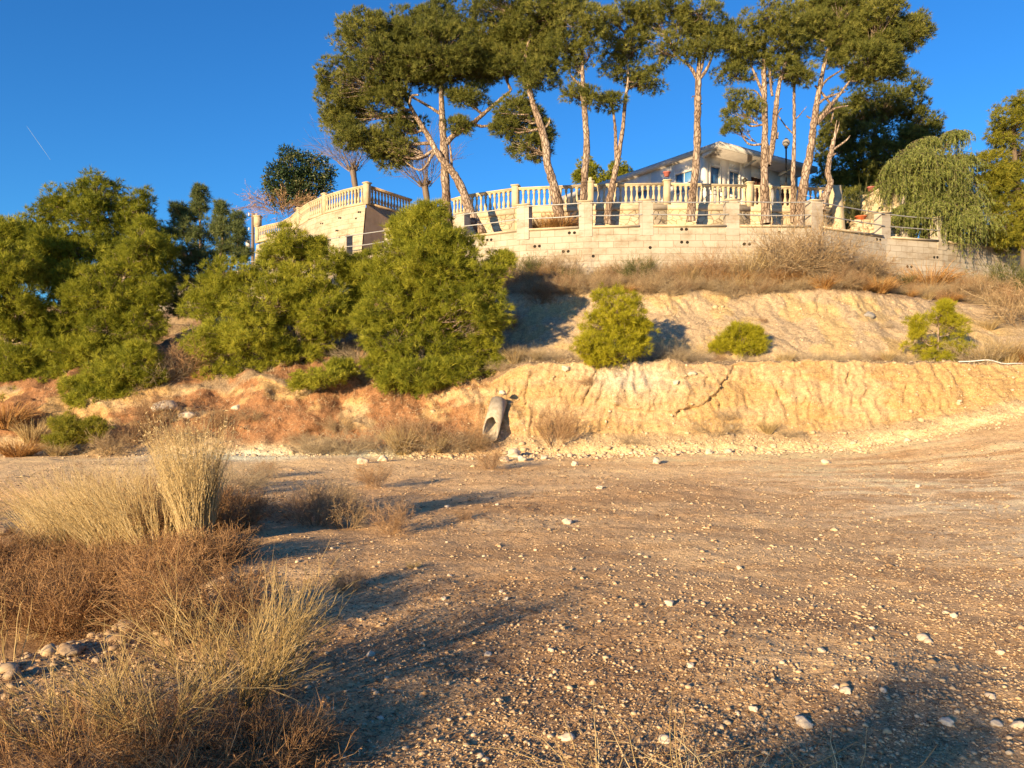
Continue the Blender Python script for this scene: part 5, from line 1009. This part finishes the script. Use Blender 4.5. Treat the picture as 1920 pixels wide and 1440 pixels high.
g = G(); n = 30000; x = rng.uniform(-13, 13.5, n); ci = np.clip(np.searchsorted(X, x), 0, nc-1); ri = rng.integers(ZI+2, nr-2, n); keep = (zone[ri, ci] < 1.15)*(rng.random(n) < .6) | (zone[ri, ci] > 1.95) & (zone[ri, ci] < 3.1) | (zone[ri, ci] > 4.8) | (rng.random(n) < .12) | (x < -1); ri, ci = ri[keep], ci[keep]; n = len(ri)
b = np.stack([XX[ri, ci]+rng.normal(size=n)*.03, D[ri, ci], Z[ri, ci]], -1); dr = unit(rng.normal(size=(n, 3))*[.8, .8, .5]+[0, -.3, .7])*(.05+.12*rng.random(n))[:, None]; pe = unit(np.cross(dr, rdir(n, rng)))*.005
g.add(np.stack([b-pe, b+pe, b+dr], 1).reshape(-1, 3), np.arange(3*n).reshape(-1, 3), a=np.repeat(.4+.6*rng.random(n), 3)); tag(g.build('dry_slope_stubble', M['brush_grey']), kind='stuff')
# countable rocks
def rock(pos, sz, label, mt='rock', flat=.7, group=None, seed=None):
    rg = np.random.default_rng(seed if seed is not None else int(abs(pos[0])*1000+pos[1]*77)); V, Fc = I3; sc = np.array([1, .8+.3*rg.random(), flat]); off = rg.random(3)*50
    nrm = V; dsp = 1+.55*(vn(V[:, 0]*1.5+off[0], V[:, 1]*1.5+V[:, 2]*1.9+off[1], 3)-.5)+.22*(vn(V[:, 0]*4+off[1], V[:, 2]*4+V[:, 1]*3+off[2], 4)-.5)
    for _ in range(5):
        q = rdir(1, rg)[0]; h = V@q; lim = .62+.2*rg.random(); dsp = np.where(h > lim, dsp*lim/np.maximum(h, .01), dsp)
    g = G(); g.add(V*dsp[:, None]*sc*sz, Fc); o = g.build('rock', M[mt], None, smooth=False); o.location = pos; o.rotation_euler = (0, 0, rg.random()*6.28); return tag(o, label, 'rock', group)
def grock(px, py, rpx, label, **k):
    q = on_ground(px, py); sz = rpx/F*q[1]; rock(q+[0, 0, sz*.25], sz, label, **k)
for px, py, r, lb in [(1063,982,11,'pale angular stone standing alone in the middle of the bare ground'),(1255,1134,9,'yellowish round stone right of the middle with a short shadow'),(1033,1221,7,'small pale stone near the lower middle'),(915,1228,7,'dull flat stone in the shadow left of the lower middle'),(695,1230,9,'grey white stone in the dark shadow at the lower left'),(843,1080,5,'tiny pale stone at the upper edge of the long shadow'),(832,1124,6,'pale pebble sized stone below the tiny stone'),(932,947,5,'white stone in the middle distance left of centre'),(838,951,5,'yellow stone left of the white stone in the middle distance'),(1124,916,7,'flat whitish stone in the middle distance near the rubble'),(940,1110,5,'paired pale stone, upper one left of centre'),(949,1125,6,'paired pale stone, lower one left of centre'),(1540,1222,9,'ochre stone with a dark shadow beside the shade at the lower right'),(1732,1200,12,'flat oval pale stone above the shade at the lower right'),(1741,1205,8,'small pinkish stone touching the flat oval one'),(1296,1250,9,'pointed white stone at the lower right'),(1507,1360,17,'long flat white stone at the bottom right'),(1412,1332,9,'pale stone left of the long flat stone at the bottom'),(1382,1339,6,'small pale stone near the bottom by the straw blades'),(1568,1290,8,'round stone at the left margin of the shade'),(1586,1299,11,'oval stone just inside the shade'),(1657,1296,8,'brown stone in the middle of the shade'),(1876,1225,8,'pale stone at the right above the shade'),(1775,1357,13,'grey flat stone inside the shade at the bottom right'),(1909,1365,13,'pale oval stone in the bottom right corner'),(1868,1360,10,'rounded stone left of the corner stone at the bottom right'),(1857,1308,10,'tan stone at the right edge of the shade'),(714,1348,7,'white pebble sized stone near the bottom left'),(1064,1386,13,'flat pale stone at the bottom middle'),(1245,1390,12,'oval pale stone under the straw blades'),(1386,1066,7,'pale stone with a twig beside it right of centre'),(1720,914,6,'white cluster stone in the right distance'),(1773,1150,6,'small white stone at the far right of the gravel'),(1788,1156,8,'white flat stone beside its smaller twin at the far right'),(1635,1179,6,'white speck like stone right of the ochre stone'),(555,1215,7,'pale orange stone right of the broom')]:
    grock(px, py, r, lb)
for px, py, r, lb in [(1587,831,20,'largest rounded boulder at the foot of the cut on the right'),(1563,836,12,'boulder touching the left side of the largest one'),(1617,838,9,'small boulder right of the largest one'),(1645,841,8,'second small boulder right of the largest one'),(1548,868,9,'stone lying on the sand in front of the boulders'),(962,853,16,'angular pale rock at the bank foot right of the pipe'),(978,862,10,'angular rock touching the pale rock at the bank foot'),(945,862,9,'stone left of the angular pale rock'),(1230,866,10,'round stone in front of the rubble in the middle'),(1078,870,8,'flat stone in front of the rubble near the pipe'),(680,866,11,'white stone on the flat ground below the tall straw'),(717,861,10,'white stone right of its twin on the flat ground'),(740,848,9,'pale stone in front of the grey brush'),(1330,850,9,'stone in the rubble, middle right'),(1365,846,8,'stone in the rubble right of the middle right one'),(1020,860,7,'stone in the rubble left part'),(1700,852,6,'small stone on the sand at the far right')]:
    q = on_ground(px, py+3); sz = r/F*q[1]; rock(q+[0, 0, sz*.3], sz, lb, flat=.75)
for px, py, r, lb, mt in [(1628,592,10,'dark grey boulder resting on the pale slope','rock_grey'),(1708,681,7,'white stone on the ledge edge left of the sparse young pine','rock'),(1062,692,9,'pale rock embedded near the top of the cut','rock'),(444,765,9,'white stone on the brown left bank','rock'),(1640,684,5,'small stone on the ledge edge','rock'),(315,765,30,'slabby ochre rock outcrop at the foot of the low pine','rock'),(350,778,18,'smaller ochre slab right of the outcrop','rock'),(1298,700,8,'pale stone in the conglomerate at the top of the cut','rock'),(1265,718,7,'pale stone lower in the conglomerate','rock'),(1105,600,6,'pale stone on the slope left of the rounded young pine','rock')]:
    q = bank_at(px, py); sz = r/F*q[1]; rock(q+[0, -sz*.2, 0], sz, lb, mt=mt, flat=.7 if r < 12 else .45)
for i, (px, py, r) in enumerate([(135,1228,19),(182,1240,9),(70,1262,13),(228,1204,8),(28,1270,16),(262,1200,6),(310,1182,9),(345,1186,5),(12,1310,9),(104,1248,8),(375,1160,7),(45,980,22),(10,1000,18),(410,960,14),(415,985,10),(430,1020,12),(385,1070,9)]):
    grock(px, py, r, 'pale stone in the broken stony rim of the ditch at the left' if i < 11 else ('dusty grey boulder among the dry brush at the left edge' if i < 13 else 'earth clod on the low hummock right of the plume'), mt='rock_tan', group='stones of the ditch rim' if i < 11 else ('boulders in the left brush' if i < 13 else 'clods right of the plume'), seed=i)

# ------------------------------------------------------------------ concrete pipe leaning on the cut
a = P(919, 812, 18.72); b_ = P(934, 757, 19.3); ax = Vector(b_-a); Lp = ax.length*1.08
o = empty('concrete_pipe', a, 'short length of old grey concrete pipe leaning against the cut, mouth open to the front', 'pipe')
zz1 = unit(np.array(ax)); xx1 = unit(np.cross(zz1, [0, 0, 1.])); yy1 = np.cross(zz1, xx1)          # yy1 points down and out
if yy1[2] > 0: yy1 = -yy1; xx1 = -xx1
g = G(); ro, ri_ = .205, .168; n = 32; th = np.arange(n)/n*2*np.pi
rings = [(ri_, 1.0), (ro, 1.0), (ro, 0.0), (ri_, 0.0), (ri_, 1.0)]; V = []
for r, e in rings:
    for k in th:
        down = math.cos(k)                                    # +1 = underside
        cut = (-.33*down+.02+.015*math.sin(k*7)) if e == 0 else 0.   # underside broken away, mouth arches open
        cut = max(cut, -.12)
        V.append(xx1*r*math.sin(k)+yy1*r*down+zz1*(e*Lp-(cut*-1 if e == 0 else 0)))
ii = np.array([[i*n+j, i*n+(j+1) % n, (i+1)*n+(j+1) % n, (i+1)*n+j] for i in range(4) for j in range(n)])
g.add(V, ii); g.build('pipe_barrel', M['pipe'], o, smooth=False)
rock(b_+np.array([.12, -.10, .27]), .11, 'white stone wedged on top of the concrete pipe', flat=.7)
# thin plastic pipe on the ledge
p = np.array([[x, d_, slope_z(x, d_)+.05] for x, d_ in [(11.55, 20.0), (11.9, 19.98), (12.3, 19.95), (12.7, 19.98), (13.0, 20.02), (13.25, 20.1)]]); q, _ = smooth_path(p, np.ones(6), 24)
g = G(); tubes(g, q[None], .014, 8); tag(g.build('plastic_pipe', M['ceramic'], smooth=True), 'thin whitish plastic pipe lying on the ledge at the right', 'pipe')

# loose leafy bushes standing behind the viewer on the left; their shade falls on the gravel
def shade_bush(name, b0, balls, label, cat, dens=700, seed=400):
    rng = np.random.default_rng(seed); b0 = np.array(b0, float); o = empty(name, b0, label, cat); g = G(); g2 = G()
    for cx, cy, cz, r_ in balls:
        limb(g2, [b0, b0+[cx*.3, cy*.3, cz*.5], b0+[cx, cy, cz]], [.045, .03, .015], 6, rng=rng); n = int(dens*(r_/.4)**2); u = rdir(n, rng); p = b0+[cx, cy, cz]+u*r_*rng.random((n, 1))**.33*(1+.25*rng.normal(size=(n, 1))); d1 = rdir(n, rng)*.07; d2 = unit(np.cross(d1, rdir(n, rng)))*.022
        g.add(np.stack([p, p+d1*.5+d2, p+d1, p+d1*.5-d2], 1).reshape(-1, 3), np.arange(4*n).reshape(-1, 4), a=np.repeat(rng.random(n), 4))
    g2.build('trunk', M['bark_dark'], o, b0).location = (0, 0, 0); g.build('crown', M['leaf_pepper'], o, b0).location = (0, 0, 0)
shade_bush('roadside_tree', (-5.75, -6.8, 0), [(0, 0, 2.85, .28), (-.22, .16, 2.65, .25), (.24, -.16, 2.7, .27), (.05, 0, 2.5, .3)], 'small thin stemmed leafy tree beside the open ground, outside the picture', 'tree', 900, 401)
shade_bush('roadside_bush', (-5.3, -2.4, 0), [(0, 0, 1.2, .5), (-.4, .3, .9, .5), (.45, -.3, 1.0, .5), (.1, 0, 1.65, .3), (.6, -.5, .6, .4)], 'loose leafy bush beside the open ground, outside the picture', 'bush', 650, 402)
